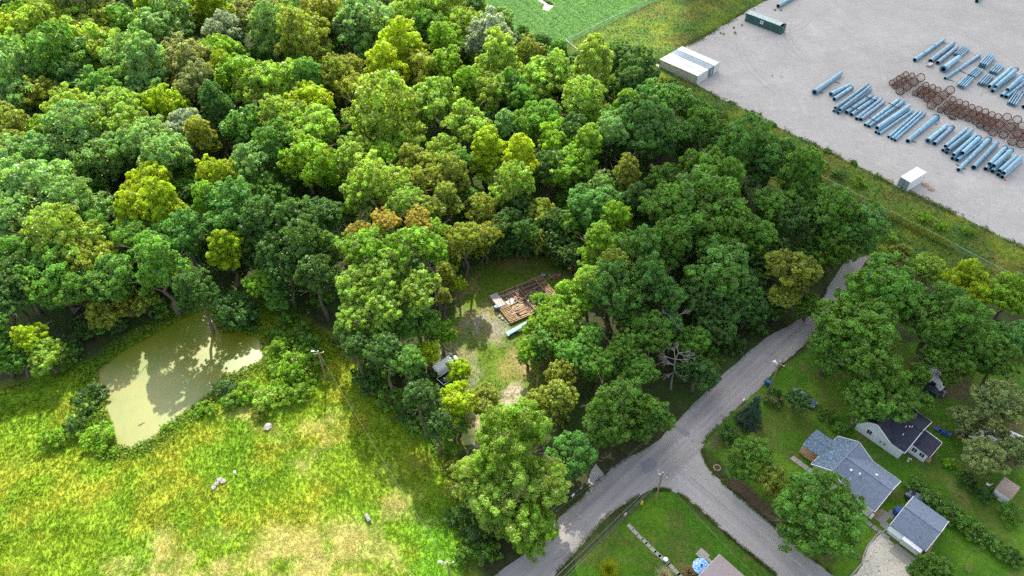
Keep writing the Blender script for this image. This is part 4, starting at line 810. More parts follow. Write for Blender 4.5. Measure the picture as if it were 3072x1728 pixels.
dsw = (R_L[-1] - R_L[-4]).normalized().to_3d()
for k, (off, zz) in enumerate(((0, -.2), (.5, -1.4), (.9, -1.9))):
    wire(T2 + Vector((0, 0, zz)), T2 + dsw * 42 + Vector((off, -off, zz)), .8, ('upper overhead wire following the road edge from the junction pole', 'thin middle overhead wire along the road below the junction pole', 'lowest cable along the road below the junction pole')[k], .013 if k else .018)
for k, zz in enumerate((-.2, -1.5)): wire(T2 + Vector((0, 0, zz)), T4 + Vector((0, 0, zz)), .8, ('upper wire strung between the junction pole and the pole by the blue bin', 'lower cable strung between the junction pole and the pole by the blue bin')[k], .012)
wire(T4 + Vector((0, 0, -.2)), T4 + Vector((24, 30, 0)), .8, 'wire leading from the pole by the blue bin up the road', .012)
e2 = gp(2290, 1728, 7.4); wire(T2 + Vector((0, 0, -1.2)), T2 + (e2 - T2) * 1.5, 1.2, 'cable following the side road from the junction pole', .015)
e3 = gp(2500, 1420, 3.2); wire(T2 + Vector((0, 0, -1.7)), e3, .8, 'service wire from the junction pole to the yellow house', .01)

m, n, l, b = nmat('chain_link'); tr = n.new('ShaderNodeBsdfTransparent'); mx = n.new('ShaderNodeMixShader'); mx.inputs[0].default_value = .22
b.inputs['Base Color'].default_value = (.4, .4, .38, 1); b.inputs['Metallic'].default_value = .5; l.new(tr.outputs[0], mx.inputs[1]); l.new(b.outputs[0], mx.inputs[2]); l.new(mx.outputs[0], n['Material Output'].inputs[0]); M_LINK = m
def fence(pts, label, h=1.9):
    t = empty('chain_link_fence', (pts[0].x, pts[0].y, 0), 0, label, 'fence'); O = pts[0].to_3d(); fab = MB(); rail = MB(); me = None
    for a, b_ in zip(pts[:-1], pts[1:]):
        k = max(1, round((b_ - a).length / 3.2))
        for i in range(k):
            p = a.lerp(b_, i / k).to_3d() - O; q = a.lerp(b_, (i + 1) / k).to_3d() - O
            if me is None: po = MB().tube((0, 0, -.2), (0, 0, h + .08), .045, .045, 6).build('post', M_METAL, t); me = po.data; po.location = p
            else: po = link(bpy.data.objects.new('post', me), t); po.location = p
            z = Vector((0, 0, h)); fab.poly([p + Vector((0, 0, .05)), q + Vector((0, 0, .05)), q + z, p + z]); rail.tube(p + z, q + z, .04, .04, 5, caps=False)
    rail.build('top_rail', M_METAL, t); fab.build('link_fabric', M_LINK, t); return t
fence([FENCE_A[0] + dA * 40, FENCE_A[1]], 'grey chain-link fence dividing the green crop field from the weedy strip')
fence(FENCE_B, 'long grey chain-link fence between the wood and the weedy strip of the yard')
x = []
for a, b_ in zip(FENCE_B[3:5], FENCE_B[4:6]):
    for i in range(1500): q = a.lerp(b_, random.random()); x.append((q.x + random.gauss(0, .15), q.y + random.gauss(0, .15), random.uniform(.2, 2.05)))
x = np.array(x); leafbits('fence_creeper', x[:, 0], x[:, 1], x[:, 2], np.tile(np.array((.20, .25, .012)), (len(x), 1)), .15, 'yellow-green creeper covering a stretch of chain-link fence', 'creeper', .7)

# ---------------------------------------------------------------- gravel yard: steel poles, rebar cages, tube bundles
def steel_pole(p, q, r0, r1, label, group, z0=None, flange=None, plate=False, collar=0):
    z = r0 if z0 is None else z0
    p = Vector((p.x, p.y, 0)); q = Vector((q.x, q.y, 0)); d = (q - p).normalized()
    t = empty('steel_pole', (p.x, p.y, 0), math.atan2(d.y, d.x), label, 'steel pole', group); L = (q - p).length
    a, b_ = Vector((0, 0, z)), Vector((L, 0, z))
    MB().tube(a, b_, r0, r1, 14, hollow=.88, mi=1).build('tube', [M_STEEL, M_STEELIN], t, True)
    if plate: MB().tube(a - Vector((.06, 0, 0)), a + Vector((.02, 0, 0)), r0 * 1.15, r0 * 1.15, 16, hollow=.55).build('base_plate', M_FLANGE, t, True)
    if flange: MB().tube(b_ - Vector((.1, 0, 0)), b_ + Vector((.08, 0, 0)), r1 * 1.28, r1 * 1.28, 16, hollow=.72).build('flange', M_FLANGE, t, True)
    for i in range(collar): MB().tube(Vector((L * (.3 + .35 * i), 0, z)), Vector((L * (.3 + .35 * i) + .35, 0, z)), r0 * 1.08, r0 * 1.08, 14).build('collar', M_STEEL, t, True)
    return t
def skid(p, q, label='rusty steel skid lying under the blue-grey poles'):
    o = MB().bar(p + Vector((0, 0, .06)), q + Vector((0, 0, .06)), .16, .12).build('skid', M_RUSTDK); return tag(o, label, 'skid', 'skids under the poles')
ROWA = 'blue-grey poles in the front row'
# (near end, far end, near radius, far radius, extras) in the yard crop's own pixels
def sp(a, b_, r0, r1, lab, z=None, g=ROWA, **k):
    zz = z if z is not None else r0
    return steel_pole(zp(*a, zz), zp(*b_, zz), r0, r1, lab, g, z, **k)
sp((243, 628), (475, 460), .72, .5, 'thick lone blue-grey pole with dark end plate starting the front row', plate=True)
sp((385, 645), (548, 565), .56, .5, 'short thick blue-grey pole with dark end plate next to a flanged one', plate=True); sp((413, 688), (562, 590), .5, .5, 'short blue-grey pole with a dark ring flange beside a plated one', flange=True)
for a, b_, z in (((410, 790), (700, 590), .4), ((447, 808), (735, 605), .4)): sp(a, b_, .4, .3, 'slim pole at the bottom of the first long pair stack', z)
for a, b_, z in (((422, 765), (712, 555), 1.05), ((463, 782), (728, 578), 1.05)): sp(a, b_, .42, .32, 'slim long pole on top of the first long pair stack', z)
for a, b_ in (((520, 803), (745, 655)), ((562, 823), (782, 672))): sp(a, b_, .5, .42, 'pole of the pair strapped by rust-coloured cross bars near the slim stack')
for a, b_ in (((608, 858), (820, 690)), ((645, 865), (848, 710))): sp(a, b_, .46, .4, 'pole of the plain tapered pair between two strapped pairs')
for a, b_ in (((683, 912), (975, 692)), ((715, 925), (1018, 708))): sp(a, b_, .42, .5, 'pole of the long pair widening towards its far end under cross bars')
sp((775, 975), (1060, 775), .38, .36, 'slim pole under the big pole of the mixed stack', .38); sp((803, 988), (1090, 790), .38, .36, 'slim outer pole at the foot of the mixed stack', .38); sp((785, 938), (1065, 745), .52, .46, 'thick pole riding on two slim poles in the mixed stack', 1.15)
for a, b_ in (((885, 1015), (1145, 790)), ((914, 1032), (1175, 800)), ((942, 1045), (1203, 812))): sp(a, b_, .36, .3, 'slim pole of the tight group of three in the front row')
sp((1052, 1052), (1300, 845), .52, .72, 'lone pole widening to a big dark flange in the middle of the front row', flange=True)
sp((1228, 1050), (1388, 920), .6, .5, 'thick pole with dark end plate beside a flanged short pole', plate=True); sp((1285, 1075), (1438, 935), .52, .52, 'short thick pole with a dark flange beside a plated one in mid row', flange=True)
for a, b_ in (((1358, 1133), (1555, 975)), ((1390, 1152), (1600, 990))): sp(a, b_, .44, .42, 'lower pole of the four-pole stack', .44)
for a, b_ in (((1380, 1098), (1565, 945)), ((1402, 1127), (1615, 955))): sp(a, b_, .44, .4, 'upper pole of the four-pole stack', 1.2)
for a, b_ in (((1440, 1203), (1640, 1040)), ((1482, 1218), (1690, 1055))): sp(a, b_, .46, .42, 'lower pole of the loose stack with one short pole on top', .46)
sp((1450, 1172), (1645, 1000), .44, .4, 'long upper pole of the loose stack', 1.22); sp((1527, 1157), (1675, 1020), .5, .46, 'short flanged upper pole of the loose stack', 1.25, flange=True)
sp((1492, 1302), (1755, 1040), .46, .66, 'long lone pole flaring to a dark flange near the white container', flange=True)
sp((1625, 1282), (1825, 1070), .58, .62, 'thick plain lone pole next to the flaring flanged pole')
for a, b_ in (((1730, 1295), (1890, 1145)), ((1788, 1315), (1940, 1160))): sp(a, b_, .52, .5, 'lower pole under the two flanged poles of the end stack', .52)
for a, b_ in (((1765, 1252), (1900, 1110)), ((1800, 1268), (1952, 1130))): sp(a, b_, .5, .5, 'flanged upper pole of the end stack', 1.4, flange=True)
for a, b_ in (((1838, 1345), (1990, 1210)), ((1872, 1365), (2040, 1215))): sp(a, b_, .5, .46, 'lower pole of the last stack by the orange cone', .5)
for a, b_ in (((1850, 1312), (2000, 1180)), ((1886, 1332), (2038, 1190))): sp(a, b_, .48, .44, 'upper pole of the last stack by the orange cone', 1.33)
ROWB = 'blue-grey poles in the back row'
sp((1113, 348), (1370, 170), .56, .42, 'slim jointed pole at the open end of the back row', g=ROWB, collar=2); sp((1250, 357), (1452, 200), .62, .6, 'thick plain pole beside a slightly shorter one in the back row', g=ROWB); sp((1312, 372), (1482, 235), .56, .5, 'slightly shorter pole beside the thick plain one in the back row', g=ROWB)
sp((1362, 428), (1498, 322), .9, .62, 'fat short pole with a dark holed end plate in the back row', g=ROWB, plate=True); sp((1378, 507), (1675, 310), .4, .5, 'long thin jointed pole beside the fat plated pole', g=ROWB, collar=2)
sp((1762, 578), (1950, 420), .5, .46, 'pole lying left in the back stack beside the tube bundles', g=ROWB, z=1.1); sp((1815, 582), (1997, 430), .5, .5, 'flanged pole in the back stack beside the tube bundles', g=ROWB, z=1.1, flange=True); sp((1790, 618), (1985, 470), .5, .46, 'bottom pole of the back stack beside the tube bundles', g=ROWB, z=.5)
sp((1920, 607), (2052, 485), .5, .5, 'flanged upper pole of the stack behind the cages', g=ROWB, z=1.2, flange=True); sp((1870, 657), (2040, 520), .48, .46, 'lower pole of the stack behind the cages', g=ROWB, z=.48); sp((1908, 668), (2075, 535), .48, .46, 'outer lower pole of the stack behind the cages', g=ROWB, z=.48)
sp((2057, 635), (2200, 500), .5, .5, 'pole whose open end shows beside the hindmost small tube bundle', g=ROWB); sp((2060, 755), (2220, 620), .55, .5, 'pole with an open end just beyond the cage row', g=ROWB)
steel_pole(gp(2048 + 720 / TS, 46 / TS, .6), gp(2048 + 1050 / TS, -140 / TS, .6), .6, .55, 'lone deep blue pole lying behind the green waste container', ROWB); steel_pole(gp(2930, 4, .5), gp(3010, -90, .5), .55, .5, 'dark blue pole lying alone far back on the gravel', ROWB)
for p, q in (((690, 665), (790, 705)), ((555, 760), (625, 780)), ((880, 720), (990, 775)), ((720, 850), (800, 890)), ((1090, 1055), (1125, 1065)), ((1290, 905), (1310, 912)), ((1470, 1255), (1555, 1300)), ((290, 630), (320, 640)), ((420, 540), (465, 555)), ((1500, 440), (1560, 468)), ((1400, 520), (1455, 535)), ((1345, 190), (1385, 205))): skid(zp(*p, 0), zp(*q, 0))
def cross_bar(p, q): return tag(MB().bar(zp(*p, 1.1), zp(*q, 1.1), .14, .14).build('cross_bar', M_RUSTDK), 'rust-coloured cross bar strapped over a pair of poles', 'cross bar', 'cross bars over the poles')
for p, q in (((690, 665), (775, 700)), ((555, 755), (628, 782)), ((895, 725), (990, 775)), ((720, 850), (795, 890))): cross_bar(p, q)
HOOP = {}; 
def cage(a, b_, rpx, nr, label):
    D = (zp(*a) - cam.location).length; r = rpx / 2.8975 * D / FPX; p, q = zp(*a, r), zp(*b_, r); d = (q - p).to_2d(); L = d.length
    t = empty('rebar_cage', (p.x, p.y, 0), math.atan2(d.y, d.x), label, 'rebar cage', 'rusty cages laid in a row')
    key = round(r, 1); me = HOOP.get(key)
    for i in range(nr):
        if me is None: o = MB().torus((0, 0, 0), (1, 0, 0), r, .1, 20, 5).build('hoop', M_RUSTDK, t, True); me = HOOP[key] = o.data
        else: o = link(bpy.data.objects.new('hoop', me), t)
        o.location = (L * i / (nr - 1), 0, r + .02)
    mb = MB(); N = 16
    for i in range(N):
        w = 2 * math.pi * i / N; y0, z0 = math.cos(w) * r * .95, math.sin(w) * r * .95 + r; mb.bar((-.15, y0, z0), (L + .15, y0, z0), .065, .065)
    for i in range(1, int(L / .8)): mb.torus((i * .8, 0, r), (1, 0, 0), r * .97, .018, 14, 3)
    mb.build('bar_lattice', M_RUST, t); return t
small_lab = 'small rusty rebar cage in the '
for a, b_, r, nr, lab in (
  ((915, 548), (1038, 473), 22, 3, small_lab + 'pair beside the first large cage'), ((942, 577), (1092, 483), 21, 3, small_lab + 'pair beside the first large cage'), ((985, 618), (1167, 500), 31, 4, 'large rusty rebar cage at the open end of the cage row'),
  ((1118, 640), (1212, 563), 21, 3, small_lab + 'set between the two separate large cages'), ((1165, 655), (1270, 582), 21, 3, small_lab + 'set between the two separate large cages'), ((1215, 690), (1317, 606), 21, 3, small_lab + 'set between the two separate large cages'),
  ((1258, 742), (1423, 608), 32, 4, 'large rusty rebar cage standing out in the middle of the cage row'),
  ((1337, 785), (1445, 690), 22, 3, 0), ((1395, 800), (1503, 713), 22, 3, 0), ((1440, 842), (1556, 728), 22, 3, 0), ((1512, 838), (1610, 758), 22, 3, 0), ((1577, 858), (1670, 776), 23, 3, 0), ((1640, 885), (1727, 797), 23, 3, 0), ((1680, 917), (1785, 822), 24, 3, 0), ((1740, 940), (1840, 840), 24, 3, 0),
  ((1792, 977), (1917, 843), 29, 3, 1), ((1885, 997), (2005, 865), 31, 3, 1), ((1962, 1057), (2050, 920), 31, 3, 1), ((2040, 1078), (2130, 945), 30, 3, 1)):
    cage(a, b_, r, nr, {0: small_lab + 'long tight run of eight', 1: 'large rusty rebar cage in the run at the tail of the row'}.get(lab, lab))
skid(zp(1395, 840, 0), zp(1475, 872, 0), 'rusty skid lying beside the run of small cages')
def bundle(c0, c1, n, layers, r, label):
    p, q = zp(*c0), zp(*c1); d = (q - p).to_2d(); L = max(2.2, d.length); t = empty('tube_bundle', (p.x, p.y, 0), math.atan2(d.y, d.x), label, 'tube bundle', 'bundles of small tubes'); me = None
    for k in range(layers):
        for i in range(n):
            if me is None: o = MB().tube((0, 0, 0), (L, 0, 0), r, r, 9, hollow=.75, mi=1).build('tube', [M_STEEL, M_STEELIN], t, True); me = o.data
            else: o = link(bpy.data.objects.new('tube', me), t)
            o.location = (random.uniform(-.15, .15), (i - (n - 1) / 2) * r * 3.1, r + .1 + k * r * 2.6)
    for s in (.18, .8):
        for k in range(layers): MB().box((L * s, 0, .05 + k * r * 2.6), (.1, n * r * 3.1, .09)).build('batten', M_FLANGE, t)
    return t
for a, b_, n_, ly, lab in (((1478, 322), (1555, 255), 5, 2, 'small tube bundle behind the fat plated pole'), ((1690, 420), (1770, 330), 5, 3, 'tallest three-layer bundle of small tubes'), ((1595, 505), (1670, 440), 5, 2, 'bundle of small tubes touching the tallest bundle'), ((1505, 595), (1585, 515), 5, 2, 'foremost bundle of small tubes beside the cages'), ((1685, 575), (1760, 495), 5, 2, 'bundle of small tubes between two other bundles'), ((1785, 475), (1850, 405), 5, 2, 'bundle of small tubes against the back stack of poles'), ((1945, 750), (2015, 645), 5, 2, 'hindmost bundle of small tubes beyond the cage row')):
    bundle(a, b_, n_ - 1, ly, .18, lab)
c = zp(1240, 400); t = empty('strapped_pallet_load', (c.x, c.y, 0), .75, 'small grey strapped load on a pallet before the back row', 'pallet load'); MB().box((0, 0, .12), (1.8, 1.1, .14)).build('pallet', M_TIMBER, t)
for i in range(3): MB().box(((i - 1) * .58, 0, .45), (.52, 1.0, .5)).build('block', M_METAL, t, bevel=.04)

# ---------------------------------------------------------------- containers
def container(corner, du, dv, L, Wd, Hh, mats, label, door_mat=None, door_side=1, group=None):
    """corner: ground corner; du: along the length, dv: across"""
    t = empty('shipping_container', (corner.x, corner.y, 0), math.atan2(du.y, du.x), label, 'container', group)
    s = 1 if du.to_2d().to_3d().cross(dv.to_2d().to_3d()).z > 0 else -1; side, roof, door = mats
    for yy in (0.03, Wd - .03):                                     # corrugated long sides
        mb = MB(); k = int(L / .28); P = []
        for i in range(k + 1):
            for off, dx in ((0, 0), (0, .1), (.045, .14), (.045, .24)):
                P.append((min(L, i * .28 + dx), yy + (off if yy < 1 else -off)))
        for (xa, ya), (xb, yb) in zip(P[:-1], P[1:]):
            if xb > xa: mb.poly([(xa, ya * s, .15), (xb, yb * s, .15), (xb, yb * s, Hh - .1), (xa, ya * s, Hh - .1)])
        mb.build('side_panel', side, t)
    fr = MB()
    for xx in (0, L):
        for yy in (0, Wd): fr.box((xx, yy * s, Hh / 2), (.16, .16, Hh))
    for yy in (0, Wd):
        for zz in (.08, Hh - .06): fr.box((L / 2, yy * s, zz), (L - .16, .12, .15))
    for xx in (0, L):
        for zz in (.09, Hh - .07): fr.box((xx, Wd / 2 * s, zz), (.12, Wd - .16, .16))
    fr.build('frame', side, t)
    rf = MB(); k = int(L / .6)
    for i in range(k): rf.box(((i + .5) * L / k, Wd / 2 * s, Hh - .03 + .012 * (i % 2)), (L / k, Wd - .1, .04))
    rf.build('roof', roof, t); MB().box((L / 2, Wd / 2 * s, .12), (L - .1, Wd - .1, .1)).build('floor', M_TIMBERD, t)
    xd = L if door_side > 0 else 0; out = .02 if door_side > 0 else -.02
    MB().box((L - xd if door_side > 0 else L, Wd / 2 * s, Hh / 2), (.06, Wd - .2, Hh - .2)).build('end_panel', side, t)
    for k in (0, 1):
        dr = MB().box((xd + out, (Wd * (.25 + .5 * k)) * s, Hh / 2), (.07, Wd / 2 - .12, Hh - .25)).build('door', door_mat or door, t)
        for q in (.3, .7): MB().tube((xd + out * 4, (Wd * (.5 * k) + Wd * .5 * q) * s, .2), (xd + out * 4, (Wd * (.5 * k) + Wd * .5 * q) * s, Hh - .2), .035, .035, 6).build('locking_bar', M_METAL, dr)
    return t
aF = gp(1900 + 370 / 4.83, 985 / 4.83); aE = gp(1900 + 905 / 4.83, 1230 / 4.83); du = (aE - aF).normalized(); dv = Vector((-du.y, du.x, 0))
WHT = (M_CREAMSIDE, M_WHITE, M_WHITE)
for i, (mt, lab) in enumerate(((WHT, 'outermost white container with a grimy cream side facing the wood'), (WHT, 'white container squeezed between another white one and the blue-grey one'), ((M_BLUEGREY, M_BLUEGREY, M_BLUEDK), 'blue-grey container with a dark blue lettered door between white ones'), (WHT, 'white container on the open gravel side of the blue-grey one'))):
    t = container(aF + dv * (i * 2.47), du, dv, 12.19, 2.44, 2.6, mt, lab, group='containers parked side by side')
    if i == 2:                                                     # pale emblem on the blue door
        mb = MB(); mb.torus((12.19 + .16, 1.2, 1.6), (1, 0, 0), .5, .05, 14, 4); mb.box((12.19 + .15, 1.25, .75), (.03, 1.2, .12)); mb.box((12.19 + .15, 1.2, 1.6), (.03, .5, .12)); mb.build('emblem', M_WHITE, t)
s0 = gp(2640 + 300 / 3.8125, 480 + 360 / 3.8125); s1 = gp(2640 + 490 / 3.8125, 480 + 240 / 3.8125); du2 = (s1 - s0).normalized(); dv2 = Vector((-du2.y, du2.x, 0))
M_CAGEDOOR = plain('grey_green_doors', (.30, .40, .41), .6, var=.15, scale=1.5)
container(s0, du2, dv2, 6.06, 2.44, 2.6, (M_WHITE, M_WHITE, M_CAGEDOOR), 'short bright white container with grey-green doors beside the weeds', door_side=-1)
def pallet(c, rz, label):
    t = empty('pallet', (c.x, c.y, 0), rz, label, 'pallet')
    for i in range(6): MB().box((0, (i - 2.5) * .22, .16), (1.25, .14, .03)).build('slat', M_PALE, t)
    for i in (-1, 0, 1): MB().box((i * .55, 0, .07), (.1, 1.2, .13)).build('runner', M_TIMBER, t)
    return t
pallet(gp(2640 + 520 / 3.8125, 480 + 290 / 3.8125), .2, 'pale wooden pallet beside the short white container'); pallet(gp(2640 + 585 / 3.8125, 480 + 335 / 3.8125), .9, 'darker broken pallet lying away from the short white container')
def cone(c, label):
    t = empty('traffic_cone', (c.x, c.y, 0), 0, label, 'cone'); MB().box((0, 0, .03), (.5, .5, .05)).build('base', M_ORANGE, t); MB().lathe((0, 0, .05), [(.2, 0), (.13, .35), (.05, .75)], 10).build('body', M_ORANGE, t, True); MB().lathe((0, 0, .35), [(.155, 0), (.115, .14)], 10).build('band', M_WHITE, t, True)
cone(gp(2360 + 1902 / 2.8975, 60 + 1393 / 2.8975), 'orange cone by the last stack of steel poles'); cone(gp(1900 + 2010 / 4.83, 1100 / 4.83), 'orange cone alone on the gravel near the long white containers')
# green waste container with faded lids
g0, g1 = gp(1900 + 1610 / 4.83, 305 / 4.83), gp(1900 + 2130 / 4.83, 505 / 4.83); du3 = (g1 - g0).normalized(); t = empty('waste_container', (g0.x, g0.y, 0), math.atan2(du3.y, du3.x), 'long dark green waste container with faded lids and a white sign', 'container')
L3 = (g1 - g0).length; w3, h3 = 2.4, 2.4
for yy, nm in ((.04, 'side_wall'), (w3 - .04, 'side_wall')):
    sd = MB().box((L3 / 2, yy, h3 / 2), (L3, .08, h3)).build(nm, M_GREENBOX, t)
    rb = MB()
    for i in range(int(L3 / .75)): rb.box((.4 + i * .75, yy - .07 if yy < 1 else yy + .07, h3 / 2), (.1, .06, h3 - .2))
    rb.build('rib', M_GREENBOX, sd)
for xx in (.04, L3 - .04): MB().box((xx, w3 / 2, h3 / 2), (.08, w3 - .16, h3)).build('end_wall', M_GREENBOX, t)
for i in range(7): MB().box(((i + .5) * (L3 - .9) / 7, w3 / 2, h3 + .03 + .015 * (i % 2)), ((L3 - .9) / 7 - .04, w3 - .1, .05)).build('lid', M_GREENTOP, t)
MB().box((L3 - .45, w3 / 2, 1.6), (.6, w3 - .3, .06)).build('rusty_load', M_RUST, t)
sg = MB().box((L3 * .46, -.13, 1.55), (.95, .03, .95)).build('sign', M_WHITE, t)
lg = MB(); lg.torus((L3 * .46, -.155, 1.58), (0, 1, 0), .27, .06, 12, 4); lg.box((L3 * .46 + .1, -.16, 1.4), (.42, .02, .1)); lg.box((L3 * .46, -.16, 1.6), (.2, .02, .12)); lg.build('sign_mark', M_BLACK, sg)
for i, (x_, y_) in enumerate(((1450, 410), (1575, 372), (1470, 485), (1305, 495), (2050, 150), (2135, 155), (1265, 485))):
    c = gp(1900 + x_ / 4.83, y_ / 4.83); shrub(c, random.uniform(.35, .6), 'O', 'small dry weed tuft growing in the gravel by the waste container', 'weed tufts on the gravel')

# ---------------------------------------------------------------- houses
Z3 = lambda u, v, z, a=42.0: UV(u, v, a) + Vector((0, 0, z))
class Loc:
    """builds in a house's own frame: u to the north-east, v to the south-east, origin o"""
    def __init__(s, name, u0, v0, label, cat, deg=42.0):
        s.deg = deg; s.u0, s.v0 = u0, v0; p = UV(u0, v0, deg); s.root = empty(name, (p.x, p.y, 0), math.radians(deg), label, cat)
    def P(s, u, v, z): return Vector((u - s.u0, -(v - s.v0), z))
    def box(s, nm, mat, u0, u1, v0, v1, z0, z1, parent=None, **k):
        return MB().box(s.P((u0 + u1) / 2, (v0 + v1) / 2, (z0 + z1) / 2), (abs(u1 - u0), abs(v1 - v0), abs(z1 - z0))).build(nm, mat, parent or s.root, **k)
    def plane(s, nm, mat, pts, t=.12, parent=None):
        return MB().slab([s.P(*p) for p in pts], t).build(nm, mat, parent or s.root)
    def window(s, face, pos, z, w=.9, h=1.1, panes=2, parent=None):
        """face 'u' wall at u=const facing SW (low u), or 'v' wall at v=const facing SE; pos = (u, v) centre"""
        u, v = pos; t = .07
        if face == 'u': f = s.box('window', M_TRIM, u - t, u, v - w / 2 - .1, v + w / 2 + .1, z - h / 2 - .1, z + h / 2 + .1)
        else: f = s.box('window', M_TRIM, u - w / 2 - .1, u + w / 2 + .1, v, v + t, z - h / 2 - .1, z + h / 2 + .1)
        for i in range(panes):
            a = (i - (panes - 1) / 2) * w / panes; g = w / panes - .06
            if face == 'u': s.box('pane', M_GLASS, u - t - .012, u - t + .01, v + a - g / 2, v + a + g / 2, z - h / 2 + .03, z + h / 2 - .03, f)
            else: s.box('pane', M_GLASS, u + a - g / 2, u + a + g / 2, v + t - .01, v + t + .012, z - h / 2 + .03, z + h / 2 - .03, f)
        return f
def tee_house(H, u0, u1, vA, vB, vC, ur, ze, zr, wall, roofA, roofB, ov=.4):
    """cross gable (ridge along u, v in vA..vB) with a wing (ridge along v at ur, to vC)"""
    vr = (vA + vB) / 2; e = ov; sl = (zr - ze) / (vr - vA)
    def zslope(d): return zr - sl * d
    # walls: cross block with two gables, wing with one gable
    mb = MB(); P = H.P
    zt = ze - .05; zw = zr - .12 - .12
    for uu in (u0 + e, u1 - e):
        mb.poly([P(uu, vA + e, 0), P(uu, vB - e, 0), P(uu, vB - e, zt), P(uu, vr, zw), P(uu, vA + e, zt)])
    mb.poly([P(u0 + e, vA + e, 0), P(u1 - e, vA + e, 0), P(u1 - e, vA + e, zt), P(u0 + e, vA + e, zt)])
    for uu in (u0 + e, u1 - e): mb.poly([P(uu, vB - e, 0), P(uu, vC - e, 0), P(uu, vC - e, zt), P(uu, vB - e, zt)])
    mb.poly([P(u0 + e, vC - e, 0), P(u1 - e, vC - e, 0), P(u1 - e, vC - e, zt), P(ur, vC - e, zw), P(u0 + e, vC - e, zt)])
    mb.build('wall', wall, H.root)
    H.plane('roof', roofA, [(u0, vA, ze), (u1, vA, ze), (u1, vr, zr), (u0, vr, zr)])
    H.plane('roof', roofB, [(u0, vr, zr - .002), (ur, vr, zr - .002), (u0, vB, ze)]); H.plane('roof', roofB, [(ur, vr, zr - .002), (u1, vr, zr - .002), (u1, vB, ze)])
    H.plane('roof', roofB, [(ur, vr, zr - .004), (ur, vC, zr - .004), (u0, vC, ze), (u0, vB, ze)]); H.plane('roof', roofB, [(ur, vr, zr - .004), (u1, vB, ze), (u1, vC, ze), (ur, vC, zr - .004)])
    for a, b_ in (((u0, vA, ze), (u0, vr, zr)), ((u0, vr, zr), (u0, vB, ze)), ((u0, vC, ze), (ur, vC, zr)), ((ur, vC, zr), (u1, vC, ze)), ((u1, vA, ze), (u1, vr, zr)), ((u1, vr, zr), (u1, vB, ze))):
        MB().bar(P(*a) + Vector((0, 0, -.09)), P(*b_) + Vector((0, 0, -.09)), .09, .2).build('bargeboard', M_TRIM, H.root)
    for a, b_ in (((u0, vB, ze), (u0, vC, ze)), ((u1, vB, ze), (u1, vC, ze)), ((u0, vA, ze), (u1, vA, ze))): MB().bar(P(*a) + Vector((0, 0, -.1)), P(*b_) + Vector((0, 0, -.1)), .12, .13).build('gutter', M_TRIM, H.root)
    MB().bar(P(ur, vr, zr + .02), P(ur, vC, zr + .02), .28, .06).build('ridge_cap', roofB, H.root)
    MB().bar(P(u0, vr, zr + .022), P(u1, vr, zr + .022), .28, .06).build('ridge_cap', roofB, H.root)
H1 = Loc('house', 77.6, -15.6, 'small pale yellow house with blue-grey shingle roof and front porch', 'house')
tee_house(H1, 77.2, 84.85, -15.85, -9.65, -4.95, 80.95, 2.7, 4.6, M_YELLOW, M_SH_BLUE, M_SH_GREY)
H1.window('u', (77.6, -13.1), 1.55, .7, 1.0); H1.window('u', (77.6, -6.9), 1.5, 1.0, 1.2); H1.window('v', (79.0, -5.35), 1.6, .8, 1.0)
# porch: low gable running out to the street
for a in ([(79.35, -18.85, 2.45), (81.5, -18.85, 3.0), (81.5, -14.4, 3.35), (79.35, -15.2, 2.75)], [(81.5, -18.85, 3.0), (83.6, -18.85, 2.45), (83.6, -15.2, 2.75), (81.5, -14.4, 3.35)]): H1.plane('porch_roof', M_SH_BLUE, a)
for u in (79.55, 81.5, 83.4): H1.box('porch_post', M_TRIM, u - .06, u + .06, -18.75, -18.63, .3, 2.4)
pf = H1.box('porch_deck', M_TIMBER, 79.4, 83.5, -18.85, -15.45, .12, .3)
for z in (.6, .95): H1.box('porch_rail', M_PALE, 79.45, 79.53, -18.6, -16.8, z, z + .07, pf)
for u, v, h, r in ((79.75, -10.95, .25, .16), (79.9, -9.7, .55, .12), (81.75, -7.9, .25, .16)): 
    zz = 4.6 - abs(u - 80.95) * .506; MB().box(H1.P(u, v, zz + h / 2), (r * 2, r * 2, h)).build('roof_vent', M_WHITE, H1.root)
MB().tube(H1.P(77.62, -10.2, 2.4), H1.P(77.62, -10.2, 5.2), .05, .05, 7).build('vent_pipe', M_WHITE, H1.root)
H1.box('back_step', M_TIMBER, 78.6, 79.8, -5.3, -4.2, 0, .35); H1.box('air_unit', M_WHITE, 77.5, 78.2, -5.25, -4.8, .1, .8)
for i, (u, v, du_, dv_) in enumerate(((79.3, -3.9, 2.3, 1.6), (78.3, -2.9, 1.2, 1.2), (80.6, -3.2, 1.4, 1.0))):
    p = UV(u, v); o = MB().box((p.x, p.y, .035 + .004 * i), (du_, dv_, .07), (UV(1, 0), UV(0, 1), Vector((0, 0, 1)))).build('patio_slab', M_CONC); tag(o, kind='structure')
for i in range(5):
    p = UV(76.75, -5.6 + i * .95); tag(MB().box((p.x, p.y, .03), (.7, .8, .06), (UV(1, 0), UV(0, 1), Vector((0, 0, 1)))).build('path_slab', M_CONC), kind='structure')
for i in range(4):
    p = UV(77.9 + i * .05, -18.6 + i * 1.0); tag(MB().box((p.x, p.y, .03), (.9, .95, .06), (UV(1, 0), UV(0, 1), Vector((0, 0, 1)))).build('path_slab', M_CONC), kind='structure')
H2 = Loc('house', 90.4, -15.3, 'white-sided house with a dark shingle roof and low side extension', 'house')
tee_house(H2, 89.95, 98.75, -15.6, -9.5, -7.05, 94.1, 2.7, 4.6, M_SIDING, M_SH_DARK, M_SH_DARK)
H2.window('u', (90.35, -13.0), 1.55, .8, 1.0)
for v in (-10.9, -10.2): H2.box('meter_box', M_METAL, 90.22, 90.36, v - .15, v + .15, .9, 1.5)
